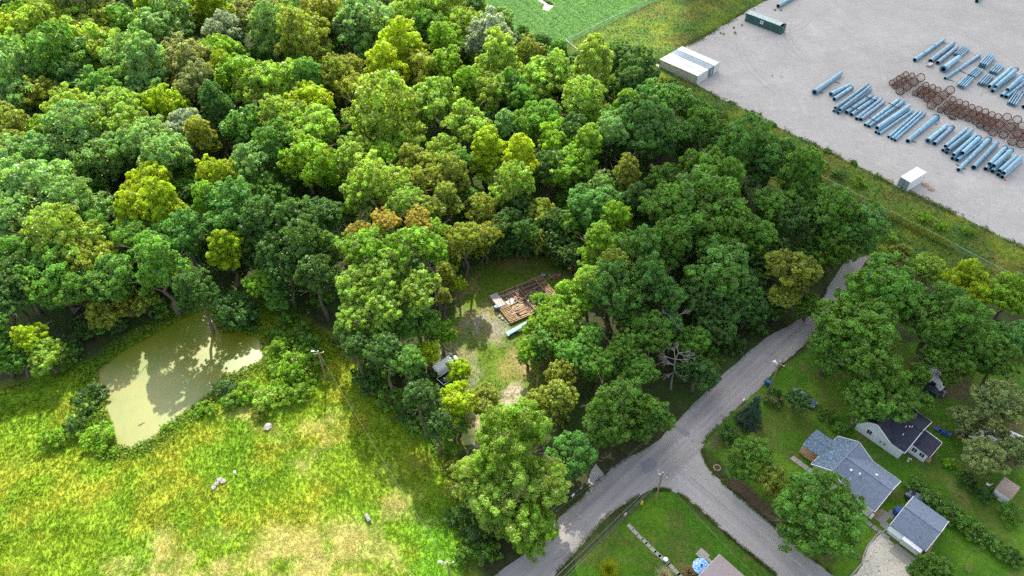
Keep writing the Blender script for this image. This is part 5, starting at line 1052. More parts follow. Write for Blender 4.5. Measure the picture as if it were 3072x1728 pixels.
mb = MB(); P = H2.P
mb.box(P(94.5, -5.75, 1.1), (3.4, 2.7, 2.2)); mb.build('extension_wall', M_SIDING, H2.root)
H2.plane('extension_roof', M_SH_DARK, [(92.45, -7.0, 2.62), (92.45, -4.05, 2.36), (96.45, -4.05, 2.36), (96.45, -7.0, 2.62)])
MB().bar(P(96.47, -7.0, 2.58), P(96.47, -4.05, 2.32), .1, .14).build('fascia', M_TRIM, H2.root); MB().bar(P(92.45, -4.03, 2.28), P(96.45, -4.03, 2.28), .08, .14).build('fascia', M_TRIM, H2.root)
for v in (-6.4, -5.15): H2.window('u', (92.8, v), 1.35, .8, .9)
H2.box('step', M_TIMBER, 93.2, 94.2, -4.35, -3.7, 0, .3)
for i, (u, v) in enumerate(((93.2, -9.3), (93.5, -8.9), (93.7, -8.6), (92.0, -8.9))): MB().tube(P(u, v, 3.6), P(u, v, 4.6 - abs(u - 94.1) * .43 + .35), .07, .07, 7).build('vent_pipe', M_WHITE, H2.root)
for i, (u, v) in enumerate(((91.6, -6.3), (91.1, -6.15), (91.75, -6.0))):
    p = UV(u, v); tag(MB().lathe((p.x, p.y, 0), [(.1, 0), (.14, .1), (.1, .3), (.04, .34)], 8).build('bucket', M_WHITE), 'small white bucket on the grass by the dark-roofed house corner', 'bucket', 'white buckets')
# garage
GA = Loc('garage', 77.3, -2.2, 'garage with grey shingle roof, white door and concrete apron', 'garage')
P = GA.P; u0, u1, v0, v1, ur, ze, zr = 77.1, 84.1, -2.4, 3.15, 80.2, 2.6, 4.2
mb = MB()
for v in (v0 + .25, v1 - .25): mb.poly([P(u0 + .3, v, 0), P(u1 - .3, v, 0), P(u1 - .3, v, ze - .06), P(ur, v, zr - .25), P(u0 + .3, v, ze - .06)])
for u in (u0 + .3, u1 - .3): mb.poly([P(u, v0 + .25, 0), P(u, v1 - .25, 0), P(u, v1 - .25, ze - .06), P(u, v0 + .25, ze - .06)])
mb.build('wall', M_SIDING, GA.root)
GA.plane('roof', M_SH_GREY, [(u0, v0, ze), (u0, v1, ze), (ur, v1, zr), (ur, v0, zr)]); GA.plane('roof', M_SH_GREY, [(ur, v0, zr - .002), (ur, v1, zr - .002), (u1, v1, ze - .1), (u1, v0, ze - .1)])
MB().bar(P(ur, v0, zr + .02), P(ur, v1, zr + .02), .28, .06).build('ridge_cap', M_SH_GREY, GA.root)
for v in (v0, v1):
    for a, b_ in (((u0, v, ze), (ur, v, zr)), ((ur, v, zr), (u1, v, ze - .1))): MB().bar(P(*a) - Vector((0, 0, .1)), P(*b_) - Vector((0, 0, .1)), .09, .2).build('bargeboard', M_TRIM, GA.root)
GA.plane('awning', M_GREENTOP, [(76.35, -2.35, 2.15), (76.35, -.2, 2.15), (77.3, -.2, 2.5), (77.3, -2.35, 2.5)], .06)
dr = GA.box('garage_door', M_WHITE, 77.27, 77.33, -.05, 2.7, .05, 2.15)
for i in range(4): GA.box('door_panel', M_WHITE, 77.235, 77.28, .0, 2.65, .1 + i * .52, .56 + i * .52, dr)
GA.plane('door_canopy', M_WHITE, [(76.5, -.15, 2.28), (76.5, 2.75, 2.28), (77.25, 2.75, 2.48), (77.25, -.15, 2.48)], .06)
for i, (v, m_) in enumerate(((3.35, M_TIMBER), (3.5, M_PALE), (3.65, M_TIMBER))): GA.box('leaning_board', m_, 78.0 - i * .5, 80.5 - i * .6, v - .05, v + .05, .02, .9 - .2 * i)
p = UV(75.9, 1.2); tag(MB().box((p.x, p.y, .045), (1.9, 3.2, .09), (UV(1, 0), UV(0, 1), Vector((0, 0, 1)))).build('concrete_apron', M_CONC), kind='structure')
p = UV(77.1, 4.9); tag(MB().box((p.x, p.y, .04), (.5, 1.3, .08), (UV(1, 0), UV(0, 1), Vector((0, 0, 1)))).build('stepping_slab', M_CONC), kind='structure')
p = UV(78.4, 3.6); tag(MB().lathe((p.x, p.y, 0), [(.16, 0), (.18, .35), (.12, .4)], 9).build('bucket', M_YEL), 'orange-yellow bucket among boards at the garage corner', 'bucket')
# blue drum grill cover between house and garage
def drum(c, r, h, mat, label, cat='barrel', lid=None):
    t = empty('barrel', (c.x, c.y, 0), 0, label, cat); MB().lathe((0, 0, 0), [(r * .92, 0), (r, .06), (r * 1.0, h * .3), (r * 1.06, h * .33), (r, h * .36), (r, h * .66), (r * 1.06, h * .69), (r, h * .72), (r * .95, h)], 14).build('body', mat, t, True)
    MB().lathe((0, 0, h), [(r * 1.02, 0), (r * 1.0, .05), (r * .5, .09)], 14).build('lid', lid or mat, t, True); return t
drum(tp('I', 1615, 975), .62, 1.1, M_BLUE, 'blue barrel standing between the yellow house and the garage')
# shed with gambrel roof
SHD = Loc('shed', 95.1, 5.5, 'small white shed with a brown sheet roof beside the lawn', 'shed'); P = SHD.P
prof = [(95.0, 1.9), (95.6, 2.55), (96.6, 2.9), (97.6, 2.55), (98.2, 1.9)]
mb = MB()
for v in (5.45, 7.7): mb.poly([P(95.1, v, 0)] + [P(u, v, z - .05) for u, z in prof] + [P(98.1, v, 0)])
for u in (95.1, 98.1): mb.poly([P(u, 5.45, 0), P(u, 7.7, 0), P(u, 7.7, 1.85), P(u, 5.45, 1.85)])
mb.build('wall', M_WHITE, SHD.root)
for (ua, za), (ub, zb) in zip(prof[:-1], prof[1:]): SHD.plane('roof_sheet', M_SHEDROOF, [(ua, 5.35, za), (ub, 5.35, zb), (ub, 7.8, zb), (ua, 7.8, za)], .05)
SHD.box('door', M_TRIM, 96.1, 97.1, 5.38, 5.44, .05, 1.8)
# house at the foot of the frame
H3 = Loc('house', 46.0, -16.0, 'house with a plain pinkish-brown roof beside the parasol', 'house'); P = H3.P
H3.box('wall', M_SIDING, 46.3, 54.2, -16.0, -5.6, 0, 2.7); H3.plane('roof', M_BROWNROOF, [(45.8, -16.35, 2.75), (54.6, -16.35, 2.95), (54.6, -5.2, 2.95), (45.8, -5.2, 2.75)], .14)
H3.window('v', (50, -5.6), 1.5); H3.box('fascia', M_TRIM, 45.8, 54.6, -16.42, -16.37, 2.6, 2.82)

# ---------------------------------------------------------------- lower lawn: path, parasol, hydrant, ornamental grass
root = empty('stepping_path', tp('H', 2176, 1080), 0); root['kind'] = 'structure'; O = root.location.copy()
pz = [(900, 722), (950, 775), (1000, 828), (1050, 872), (1090, 915), (1140, 965), (1190, 1010), (1235, 1050), (1290, 1095), (1335, 1140), (1395, 1205), (1440, 1250)]
pt = [gp(1640 + x / 3.578, 1380 + y_ / 3.578) for x, y_ in pz]; dirp = (pt[-1] - pt[0]).normalized(); nrm = Vector((-dirp.y, dirp.x, 0))
for a in pt:
    o = MB().box((0, 0, .03), (1.15 * random.uniform(.88, 1.02), .62 * random.uniform(.9, 1.05), .06), (dirp, nrm, Vector((0, 0, 1)))).build('slab', M_CONC, root, bevel=.02); o.location = a - O; o.rotation_euler = (0, 0, random.uniform(-.05, .05))
drum(gp(1980 + 125 / 8.05, 1600 + 665 / 8.05), .36, .55, M_CARBLUE, 'blue drum with a white lid standing on the stepping path', lid=M_WHITE)
c = gp(1640 + 1018 / 3.578, 1380 + 470 / 3.578); t = empty('fire_hydrant', (c.x, c.y, 0), .3, 'yellow fire hydrant on the grass by the junction pole', 'hydrant')
MB().lathe((0, 0, 0), [(.2, 0), (.2, .06), (.13, .08), (.13, .6), (.17, .62), (.17, .68), (.13, .7), (.1, .85), (.03, .92)], 12).build('barrel', M_YEL, t, True)
for a in (0, 1.57, -1.57): MB().tube((math.cos(a) * .1, math.sin(a) * .1, .48), (math.cos(a) * .26, math.sin(a) * .26, .48), .07, .07, 8).build('outlet', M_YEL, t)
c = gp(1980 + 1000 / 8.05, 1600 + 790 / 8.05, 2.2); t = empty('parasol', (c.x, c.y, 0), 0, 'round blue and white speckled parasol beside the brown-roofed house', 'parasol')
m, n, l, b = nmat('speckled_cloth'); vz = n.new('ShaderNodeTexNoise'); vz.inputs['Scale'].default_value = 5; tcx = n.new('ShaderNodeTexCoord'); l.new(tcx.outputs['Object'], vz.inputs['Vector']); rp = n.new('ShaderNodeValToRGB'); rp.color_ramp.interpolation = 'CONSTANT'; rp.color_ramp.elements[0].color = (.06, .32, .66, 1); rp.color_ramp.elements[1].position = .52; rp.color_ramp.elements[1].color = (.55, .66, .8, 1); l.new(vz.outputs['Fac'], rp.inputs[0]); l.new(rp.outputs[0], b.inputs['Base Color'])
cn = MB(); N = 10; tp_ = Vector((0, 0, 2.55)); rim_ = [Vector((math.cos(6.283 * i / N) * 1.25, math.sin(6.283 * i / N) * 1.25, 2.1)) for i in range(N)]
for i in range(N): cn.add([tp_, rim_[i], rim_[(i + 1) % N]], [(0, 1, 2)]); cn.add([rim_[i], rim_[(i + 1) % N], rim_[(i + 1) % N] - Vector((0, 0, .18)), rim_[i] - Vector((0, 0, .18))], [(0, 3, 2, 1)])
cn.build('canopy', m, t); MB().tube((0, 0, 0), (0, 0, 2.6), .03, .03, 6).build('pole', M_WHITE, t); MB().lathe((0, 0, 2.52), [(.22, 0), (.12, .06), (.03, .12)], 8).build('cap', M_BLUE, t, True)
def tuft(c, r, h, col, nb, label, group=None):
    a = RNG.uniform(0, 6.283, nb); ln = RNG.uniform(.1, 1.15, nb); L = h * RNG.uniform(.7, 1.15, nb); bx = RNG.normal(0, r * .12, nb); by = RNG.normal(0, r * .12, nb); V = []
    w = .03; tx, ty, tz = bx + np.cos(a) * L * np.sin(ln), by + np.sin(a) * L * np.sin(ln), L * np.cos(ln)
    V = np.stack((np.stack((bx - w * np.sin(a), by + w * np.cos(a), 0 * a), 1), np.stack((bx + w * np.sin(a), by - w * np.cos(a), 0 * a), 1), np.stack((tx, ty, tz), 1)), 1).reshape(-1, 3)
    t = empty('ornamental_grass', (c.x, c.y, 0), 0, label, 'ornamental grass', group)
    o = obj_np('blade_clump', V, np.arange(3 * nb).reshape(-1, 3), M_TINT, t, attrs=[('tint', 'FACE', 'FLOAT_COLOR', np.concatenate((np.array(col) * RNG.uniform(.7, 1.3, (nb, 1)), np.ones((nb, 1))), 1))]); o['kind'] = 'stuff'; return t
tuft(gp(1640 + 665 / 3.578, 1380 + 1190 / 3.578), 1.6, 2.0, (.36, .42, .02), 1500, 'bright lime ornamental grass clump on the lower lawn')
tuft(gp(1980 + 90 / 8.05, 1728), 1.2, 1.7, (.55, .50, .33), 700, 'straw-pale ornamental grass clump at the foot of the stepping path'); tuft(gp(1980 + 700 / 8.05, 1600 + 960 / 8.05), 1.1, 1.5, (.42, .33, .20), 700, 'brownish ornamental grass clump beside the parasol'); tuft(gp(1980 + 1150 / 8.05, 1728), 1.0, 1.4, (.3, .2, .14), 500, 'dark brown grass clump against the brown-roofed house')
c = gp(1980 + 1030 / 8.05, 1600 + 520 / 8.05); tag(MB().box((c.x, c.y, .04), (1.4, 1.6, .08), (UV(1, 0), UV(0, 1), Vector((0, 0, 1)))).build('patio_slab', M_CONC), kind='structure')
c = gp(1980 + 1180 / 8.05, 1600 + 650 / 8.05); tag(MB().box((c.x, c.y, .036), (.5, 1.8, .07), (UV(1, 0), UV(0, 1), Vector((0, 0, 1)))).build('patio_slab', M_CONC), kind='structure')
# fire ring, blue flag, mailboxes, bin
c = tp('I', 258, 635); t = empty('fire_ring', (c.x, c.y, 0), 0, 'round stone fire ring on the corner lawn', 'fire ring')
for i in range(12): a = 6.283 * i / 12; MB().box((math.cos(a) * .52, math.sin(a) * .52, .1), (.26, .2, .2), (Vector((-math.sin(a), math.cos(a), 0)), Vector((math.cos(a), math.sin(a), 0)), Vector((0, 0, 1)))).build('stone', M_TIMBER, t, bevel=.03)
MB().tube((0, 0, .01), (0, 0, .04), .42, .42, 12).build('ash_bed', M_BLACK, t)
c = tp('I', 305, 690); t = empty('sign_post', (c.x, c.y, 0), .7, 'small blue sign on a thin post at the lawn corner', 'sign'); MB().tube((0, 0, 0), (0, 0, 1.7), .03, .03, 6).build('post', M_METAL, t); MB().box((0, 0, 1.6), (.5, .05, .45)).build('panel', M_BLUE, t)
def mailbox(c, rz, mat, label):
    t = empty('mailbox', (c.x, c.y, 0), rz, label, 'mailbox'); MB().box((0, 0, .5), (.1, .1, 1.0)).build('post', M_TIMBER, t)
    mb = MB(); N = 7; pr = [(-.12, 1.0), (.12, 1.0)] + [(.12 * math.cos(math.pi * i / N), 1.18 + .12 * math.sin(math.pi * i / N)) for i in range(N + 1)]
    for s_ in (-.27, .27): mb.poly([(s_, y_, z_) for y_, z_ in pr])
    for (ya, za), (yb, zb) in zip(pr, pr[1:] + pr[:1]): mb.poly([(-.27, ya, za), (.27, ya, za), (.27, yb, zb), (-.27, yb, zb)])
    mb.build('box', mat, t)
mailbox(tp('H', 2137, 1010), .8, M_METAL, 'grey mailbox at the edge of the lower lawn beside the road'); mailbox(tp('H', 1745, 865), .8, M_WHITE, 'white mailbox under the dark maple by the road')
c = tp('H', 1688, 850); t = empty('sale_sign', (c.x, c.y, 0), .6, 'white roadside sign board under the sunlit roadside tree', 'sign'); MB().box((0, 0, .75), (.09, .09, 1.5)).build('post', M_WHITE, t); MB().box((.35, 0, 1.35), (.75, .09, .09)).build('arm', M_WHITE, t); MB().box((.38, 0, .98), (.55, .03, .5)).build('board', M_WHITE, t)
mailbox(tp('I', 448, 150), .75, M_WHITE, 'white mailbox between the road and the spruce')
c = gp(2260 + 330 / 8.05, 1050 + 840 / 8.05); t = empty('wheelie_bin', (c.x, c.y, 0), .8, 'blue wheeled bin standing against the dark pole', 'bin')
MB().box((0, 0, .5), (.6, .65, .95), taper=1.12).build('body', M_BLUE, t, bevel=.03); MB().box((0, 0, 1.03), (.74, .8, .09)).build('lid', M_BLUE, t, bevel=.03)
for s_ in (-.27, .27): MB().tube((s_, -.34, .1), (s_ * 1.15, -.34, .1), .1, .1, 9).build('wheel', M_RUBBER, t)
# rocks and block in the meadow
def rock(c, r, label, group=None, seed=1):
    bm = bmesh.new(); bmesh.ops.create_icosphere(bm, subdivisions=2, radius=r); rr = random.Random(seed)
    for v in bm.verts: v.co *= rr.uniform(.75, 1.15); v.co.z *= .55
    me = bpy.data.meshes.new('rock'); bm.to_mesh(me); bm.free(); me.materials.append(M_ROCK); o = link(bpy.data.objects.new('rock', me)); gz_ = ground_z(np.array([c.x]), np.array([c.y]))[0]; o.location = (c.x, c.y, gz_ + r * .35); return tag(o, label, 'rock', group)
for i, (x_, y_, r_) in enumerate(((1620, 800, .5), (1640, 770, .6), (1665, 740, .65), (1695, 755, .55))): rock(tp('G', x_, y_), r_ * .8, 'pale rock in the curved heap on the meadow', 'rocks of the meadow heap', i)
rock(tp('G', 2030, 345), .75, 'lone pale rock on the meadow below the bushes', seed=9)
c = tp('G', 1790, 700); zq = ground_z(np.array([c.x]), np.array([c.y]))[0]; t = empty('marker_post', (c.x, c.y, zq), .4, 'short white marker post near the rock heap', 'post'); MB().box((0, 0, .45), (.22, .22, .9)).build('shaft', M_WHITE, t); MB().box((0, 0, .93), (.3, .3, .08)).build('cap', M_WHITE, t)
c = tp('H', 205, 1030); zq = ground_z(np.array([c.x]), np.array([c.y]))[0]; t = empty('concrete_block', (c.x, c.y, zq), 2.1, 'pale concrete block lying in the meadow grass beside the wood', 'block'); MB().box((0, 0, .35), (1.3, .55, .6)).build('body', M_ROCK, t, bevel=.04); MB().box((0, 0, .68), (.9, .3, .08)).build('lifting_ledge', M_ROCK, t)

# ---------------------------------------------------------------- vehicles
def loft(st, mat, name, parent):
    """st: list of (x, z_bottom, z_top, half width at bottom, half width at top); rounded cross-sections"""
    V = []; Fc = []; k = 10
    for x_, zb, zt, wb, wt in st:
        r = min(.22, (zt - zb) * .3)
        V += [(x_, -wb, zb), (x_, -wb * 1.02, (zb + zt) / 2), (x_, -wt, zt - r), (x_, -wt + r * .35, zt - r * .3), (x_, -wt + r, zt), (x_, wt - r, zt), (x_, wt - r * .35, zt - r * .3), (x_, wt, zt - r), (x_, wb * 1.02, (zb + zt) / 2), (x_, wb, zb)]
    for i in range(len(st) - 1):
        for j in range(k): a = i * k + j; b_ = i * k + (j + 1) % k; Fc.append((a, b_, b_ + k, a + k))
    n_ = (len(st) - 1) * k; Fc += [tuple(range(k)), tuple(range(n_ + k - 1, n_ - 1, -1))]
    return MB().add(V, Fc).build(name, mat, parent, True)
def wheels(t, xs, hw, r=.35):
    for x_ in xs:
        for s_ in (-1, 1):
            w = MB().tube((0, -.11, 0), (0, .11, 0), r, r, 14).build('wheel', M_RUBBER, t, True); w.location = (x_, s_ * hw, r); MB().tube((0, -.125, 0), (0, .125, 0), r * .55, r * .55, 10).build('rim', M_METAL, w, True)
p = UV(45.25, -70.4); t = empty('van', (p.x, p.y, 0), math.radians(42), 'white high-sided van parked under trees in the clearing', 'van')
loft([(0, .45, 1.95, .93, .84), (.15, .4, 2.15, .97, .86), (3.3, .4, 2.18, .98, .86), (3.75, .4, 2.1, .98, .82), (4.45, .4, 1.35, .98, .88), (4.9, .4, 1.2, .96, .85), (5.2, .45, .95, .85, .75)], M_WHITE, 'body', t)
mb = MB(); mb.poly([(3.82, -.74, 2.06), (3.82, .74, 2.06), (4.42, .82, 1.42), (4.42, -.82, 1.42)]); mb.poly([(3.82, -.74, 2.1), (4.42, -.82, 1.46), (4.42, .82, 1.46), (3.82, .74, 2.1)]); mb.build('windscreen', M_GLASS, t)
for s_ in (-1, 1): MB().slab([(3.0, s_ * .98, 1.85), (3.7, s_ * .98, 1.85), (4.15, s_ * .99, 1.3), (3.0, s_ * 1.0, 1.3)], .02).add([(3.0, s_ * .985, 1.9), (3.65, s_ * .96, 1.9), (4.2, s_ * 1.005, 1.32), (3.0, s_ * 1.01, 1.32)], [(0, 1, 2, 3)]).build('side_window', M_GLASS, t)
for s_ in (-.45, .45): MB().box((-.02, s_, 1.55), (.05, .6, .5)).build('rear_window', M_GLASS, t); MB().box((-.03, s_ * 1.75, .95), (.06, .12, .3)).build('tail_light', M_ORANGE, t); MB().box((5.16, s_ * 1.3, .8), (.1, .3, .18)).build('headlight', M_TRIM, t)
MB().box((-.08, 0, .5), (.12, 1.8, .16)).build('bumper', M_METAL, t); MB().box((5.2, 0, .5), (.14, 1.75, .18)).build('bumper', M_METAL, t); wheels(t, (.95, 4.25), .85)
p = UV(44.7, -67.3); t = empty('dump_trailer', (p.x, p.y, 0), math.radians(42), 'black open trailer with a white rim parked beside the van', 'trailer'); Lt, Wt = 3.2, 1.9
MB().box((Lt / 2, Wt / 2, .55), (Lt, Wt, .1)).build('floor', M_BLACK, t)
for y_ in (0, Wt): MB().box((Lt / 2, y_, .8), (Lt, .06, .5)).build('side_wall', M_BLACK, t); MB().box((Lt / 2, y_, 1.08), (Lt + .1, .1, .07)).build('rim_rail', M_WHITE, t)
for x_ in (0, Lt): MB().box((x_, Wt / 2, .8), (.06, Wt - .06, .5)).build('end_wall', M_BLACK, t); MB().box((x_, Wt / 2, 1.083), (.1, Wt - .1, .07)).build('rim_rail', M_WHITE, t)
MB().bar((Lt, Wt / 2, .5), (Lt + 1.1, Wt / 2, .45), .12, .12).build('drawbar', M_METAL, t); MB().box((.9, .8, .72), (.6, .5, .25)).build('tool_bag', M_BLUEDK, t); MB().lathe((1.1, 1.2, .6), [(.14, 0), (.16, .3), (.1, .34)], 9).build('bucket', M_WHITE, t)
for x_ in (1.1, 1.85):
    for y_ in (-.16, Wt + .16): w = MB().tube((0, -.1, 0), (0, .1, 0), .32, .32, 12).build('wheel', M_RUBBER, t, True); w.location = (x_, y_, .32)
drum(UV(49.5, -67.9), .35, .95, M_BLUE, 'blue barrel half hidden by leaves near the van')
def car(p, deg, mat, label):
    t = empty('car', (p.x, p.y, 0), math.radians(deg), label, 'car')
    loft([(-2.2, .45, .8, .75, .68), (-2.0, .35, .95, .86, .8), (-1.2, .3, 1.0, .88, .82), (1.1, .3, .98, .88, .82), (2.0, .32, .85, .84, .76), (2.2, .45, .68, .7, .62)], mat, 'body', t)
    loft([(-1.5, .9, .98, .78, .74), (-.9, .9, 1.42, .78, .62), (.25, .9, 1.44, .78, .62), (1.05, .9, .98, .78, .74)], mat, 'cabin', t)
    mb = MB(); mb.poly([(.33, -.6, 1.42), (.33, .6, 1.42), (.98, .7, 1.03), (.98, -.7, 1.03)]); mb.build('windscreen', M_GLASS, t); mb = MB(); mb.poly([(-.96, -.6, 1.4), (-1.43, -.7, 1.03), (-1.43, .7, 1.03), (-.96, .6, 1.4)]); mb.build('rear_window', M_GLASS, t)
    for s_ in (-1, 1): MB().add([(-.85, s_ * .705, 1.36), (.22, s_ * .705, 1.38), (.8, s_ * .79, 1.03), (-1.25, s_ * .79, 1.03)], [(0, 1, 2, 3)]).build('side_window', M_GLASS, t); MB().box((2.16, s_ * .5, .66), (.1, .3, .12)).build('headlight', M_TRIM, t)
    wheels(t, (-1.35, 1.35), .8, .32); return t
a, b_ = gp(2260 + 1000 / 8.05, 1050 + 1000 / 8.05, .8), gp(2260 + 1460 / 8.05, 1050 + 1290 / 8.05, .8); car((a + b_) / 2, math.degrees(math.atan2((b_ - a).y, (b_ - a).x)), M_CARBLUE, 'grey-blue car parked on the lawn beside a small dark tree')
car(gp(2700 + 490 / 5.175, 1050 + 590 / 5.175, .6), -40, M_CARDARK, 'dark car tucked against the camper under the trees')
car(tp('I', 1790, 880, .6), -42, M_CARDARK, 'dark car half hidden behind the garage and flowering bushes')
def camper(p, deg, L, label):
    t = empty('camper', (p.x, p.y, 0), math.radians(deg), label, 'camper'); w = 1.2
    loft([(-L / 2, .9, 2.0, w * .96, w * .9), (-L / 2 + .3, .5, 2.6, w, w * .95), (L / 2 - .7, .5, 2.65, w, w * .95), (L / 2 - .15, .6, 2.2, w, w * .93), (L / 2, .9, 1.5, w * .95, w * .9)], M_WHITE, 'body', t)
    for x_ in (-L * .2, L * .15): MB().box((x_, 0, 2.7), (.6, .6, .14)).build('roof_vent', M_METAL, t, bevel=.03)
    MB().box((L * .3, .2, 2.74), (.9, .7, .22), taper=.85).build('air_unit', M_GREENTOP, t)
    for s_ in (-1, 1):
        for x_ in (-L * .25, L * .22): MB().box((x_, s_ * (w + .01), 1.7), (.9, .05, .55)).build('window', M_GLASS, t)
    MB().box((0, -w - .01, 1.4), (.65, .05, 1.7)).build('door', M_TRIM, t); wheels(t, (-.5, .4), 1.0, .34); MB().bar((L / 2, 0, .5), (L / 2 + 1, 0, .5), .12, .1).build('drawbar', M_METAL, t); return t
a, b_ = gp(2700 + 330 / 5.175, 1050 + 230 / 5.175, 2.5), gp(2700 + 690 / 5.175, 1050 + 470 / 5.175, 2.5); camper((a + b_) / 2, math.degrees(math.atan2((b_ - a).y, (b_ - a).x)), max(5.5, (b_ - a).length), 'leaf-littered white camper under the big lawn trees')
a, b_ = gp(2700 + 1330 / 5.175, 1050 + 1250 / 5.175, 2.5), gp(2700 + 1620 / 5.175, 1050 + 1420 / 5.175, 2.5); camper((a + b_) / 2, math.degrees(math.atan2((b_ - a).y, (b_ - a).x)), 5.2, 'white camper under a thin grey-green tree behind the lawns')
c = gp(2700 + 1760 / 5.175, 1050 + 1450 / 5.175, 1.2); camper(c, -35, 4.2, 'smaller white camper end showing beside the thin grey-green tree')
def lounger(c, rz, label):
    t = empty('sun_lounger', (c.x, c.y, 0), rz, label, 'lounger'); MB().box((-.3, 0, .34), (1.2, .65, .07)).build('seat', M_BLUE, t); MB().bar((.3, 0, .36), (.95, 0, .75), .65, .07).build('backrest', M_BLUE, t)
    for x_ in (-.8, .25):
        for y_ in (-.28, .28): MB().box((x_, y_, .15), (.05, .05, .3)).build('leg', M_METAL, t)
lounger(gp(2700 + 600 / 5.175, 1050 + 1260 / 5.175), -.6, 'blue lounger on the grass near the dark-roofed house extension'); lounger(gp(2700 + 680 / 5.175, 1050 + 1310 / 5.175), -.6, 'blue lounger at the foot of the first, near the house extension'); lounger(gp(2700 + 940 / 5.175, 1050 + 1280 / 5.175), -.3, 'blue lounger beside the heap of oddments on the lawn')
c = gp(2700 + 950 / 5.175, 1050 + 1370 / 5.175); t = empty('wood_heap', (c.x, c.y, 0), .6, 'small heap of pale boards and oddments on the lawn', 'heap')
for i in range(8): MB().bar((random.uniform(-.7, .7), random.uniform(-.5, .5), .1 + i * .05), (random.uniform(-.7, .7), random.uniform(-.5, .5), .15 + i * .05), .14, .05).build('board', M_PALE if i % 2 else M_TIMBER, t)
c = gp(2700 + 1050 / 5.175, 1050 + 1380 / 5.175); t = empty('garden_mower', (c.x, c.y, 0), .5, 'small dark mower with a white hood beside the board heap', 'mower'); MB().box((0, 0, .35), (1.1, .7, .3), taper=.8).build('deck', M_BLACK, t, bevel=.04); MB().box((.3, 0, .6), (.55, .5, .3), taper=.8).build('hood', M_WHITE, t, bevel=.04); wheels(t, (-.4, .45), .4, .2)
c = gp(2850 + 840 / 7.626, 1370 + 665 / 7.626); t = empty('garden_chair', (c.x, c.y, 0), 2.3, 'pale plastic garden chair on the grass near the shed', 'chair'); MB().box((0, 0, .42), (.5, .5, .05)).build('seat', M_TRIM, t); MB().bar((-.25, 0, .45), (-.38, 0, 1.0), .5, .05).build('backrest', M_TRIM, t)
for x_ in (-.22, .22):
    for y_ in (-.22, .22): MB().box((x_, y_, .2), (.05, .05, .4)).build('leg', M_TRIM, t)

# ---------------------------------------------------------------- the ruin: a bare floor deck in the clearing
RU = Loc('ruined_floor', 47.1, -90.0, 'collapsed timber floor deck of a ruined house with joists and debris', 'ruin', 30.0)
u0, u1, v0, v1 = 47.2, 58.6, -90.0, -82.2
RU.box('earth_base', plain('debris_earth', (.15, .11, .07), .95, var=.5, scale=1.5, bump=.4, col2=(.33, .24, .15)), u0 + .2, u1 - .2, v0 + .2, v1 - .2, .02, .14)
for v in (v0, v1): RU.box('sill_beam', M_TIMBER, u0, u1, v - .07, v + .07, .02, .5)
for u in (u0, u1): RU.box('sill_beam', M_TIMBER, u - .07, u + .07, v0 + .1, v1 - .1, .02, .502)
RU.box('main_beam', M_TIMBERD, u0 + .1, u1 - .1, (v0 + v1) / 2 - .12, (v0 + v1) / 2 + .12, .1, .64)
rr = random.Random(4)
def joist(ua, va, ub, vb, z=.58, m=None, nm='joist'):
    MB().bar(RU.P(ua, va, z), RU.P(ub, vb, z), .09, .18).build(nm, m or rr.choice((M_TIMBER, M_PALE, M_TIMBERD)), RU.root)
vm = (v0 + v1) / 2
for i in range(20):                                                # short joists along the ends read as ladders
    v = v0 + .3 + i * (v1 - v0 - .6) / 19; joist(u1 - 1.6, v, u1 - .1, v, m=M_PALE if i > 8 else None); 
    if v > v0 + 3.2: joist(u0 + .1, v, u0 + 1.7, v, m=M_PALE)
joist(u1 - 1.65, v0 + .1, u1 - 1.65, v1 - .1, .6, M_PALE); joist(u0 + 1.75, v0 + 3.2, u0 + 1.75, v1 - .1, .6, M_PALE)
for i in range(11): v = v0 + .4 + i * .34; joist(u1 - 5.6 + rr.uniform(-.3, .3), v, u1 - 1.7, v + rr.uniform(-.12, .12), m=M_TIMBERD if i % 3 else M_TIMBER)
for i in range(7): u = u0 + 4.6 + i * .3; joist(u, v0 + .3 + rr.uniform(0, .8), u + rr.uniform(-.2, .4), vm + rr.uniform(-.5, .4), m=rr.choice((M_TIMBER, M_TIMBERD)))
for i in range(6): u = u0 + 5.2 + i * .28; joist(u, vm + .2, u + rr.uniform(-.1, .8), v1 - .2 - rr.uniform(0, .6), m=rr.choice((M_TIMBER, M_PALE, M_TIMBERD)))
def planks(ua, ub, va, vb, z):
    v = va
    while v < vb:
        w = rr.uniform(.16, .3); a, b2 = ua + rr.uniform(0, .9), ub - rr.uniform(0, .9)
        if rr.random() < .8: MB().bar(RU.P(a, v, z + rr.uniform(-.06, .1)), RU.P(b2, v + rr.uniform(-.15, .15), z + rr.uniform(-.06, .1)), w, .04).build('floorboard', rr.choice((M_PALE, M_TIMBER, M_TIMBER, M_TIMBERD)), RU.root)
        v += w + .03
planks(u0 + 1.9, u0 + 4.9, vm + .3, v1 - .3, .5); planks(u1 - 4.8, u1 - 1.9, vm + .9, v1 - .3, .46); planks(u0 + 2.2, u0 + 5, v0 + 1.8, vm - 1.8, .4)
RU.box('pit_shade_sheet', M_BLACK, u0 + 1.9, u0 + 4.0, vm - 2.0, vm - .2, .13, .16); RU.box('pit_shade_sheet', M_BLACK, u1 - 3.6, u1 - 1.8, vm + .15, vm + .75, .141, .165)  # flat black sheets on the earth: shade of holes put in as colour
joist(u0 + 1.3, v0 + 1.5, u0 + 5.4, v0 + 1.25, .68, M_ROCK, 'pale_plank'); joist(u0 + 1.5, vm + .3, u0 + 4.4, vm - .1, .7, M_PALE, 'pale_plank')
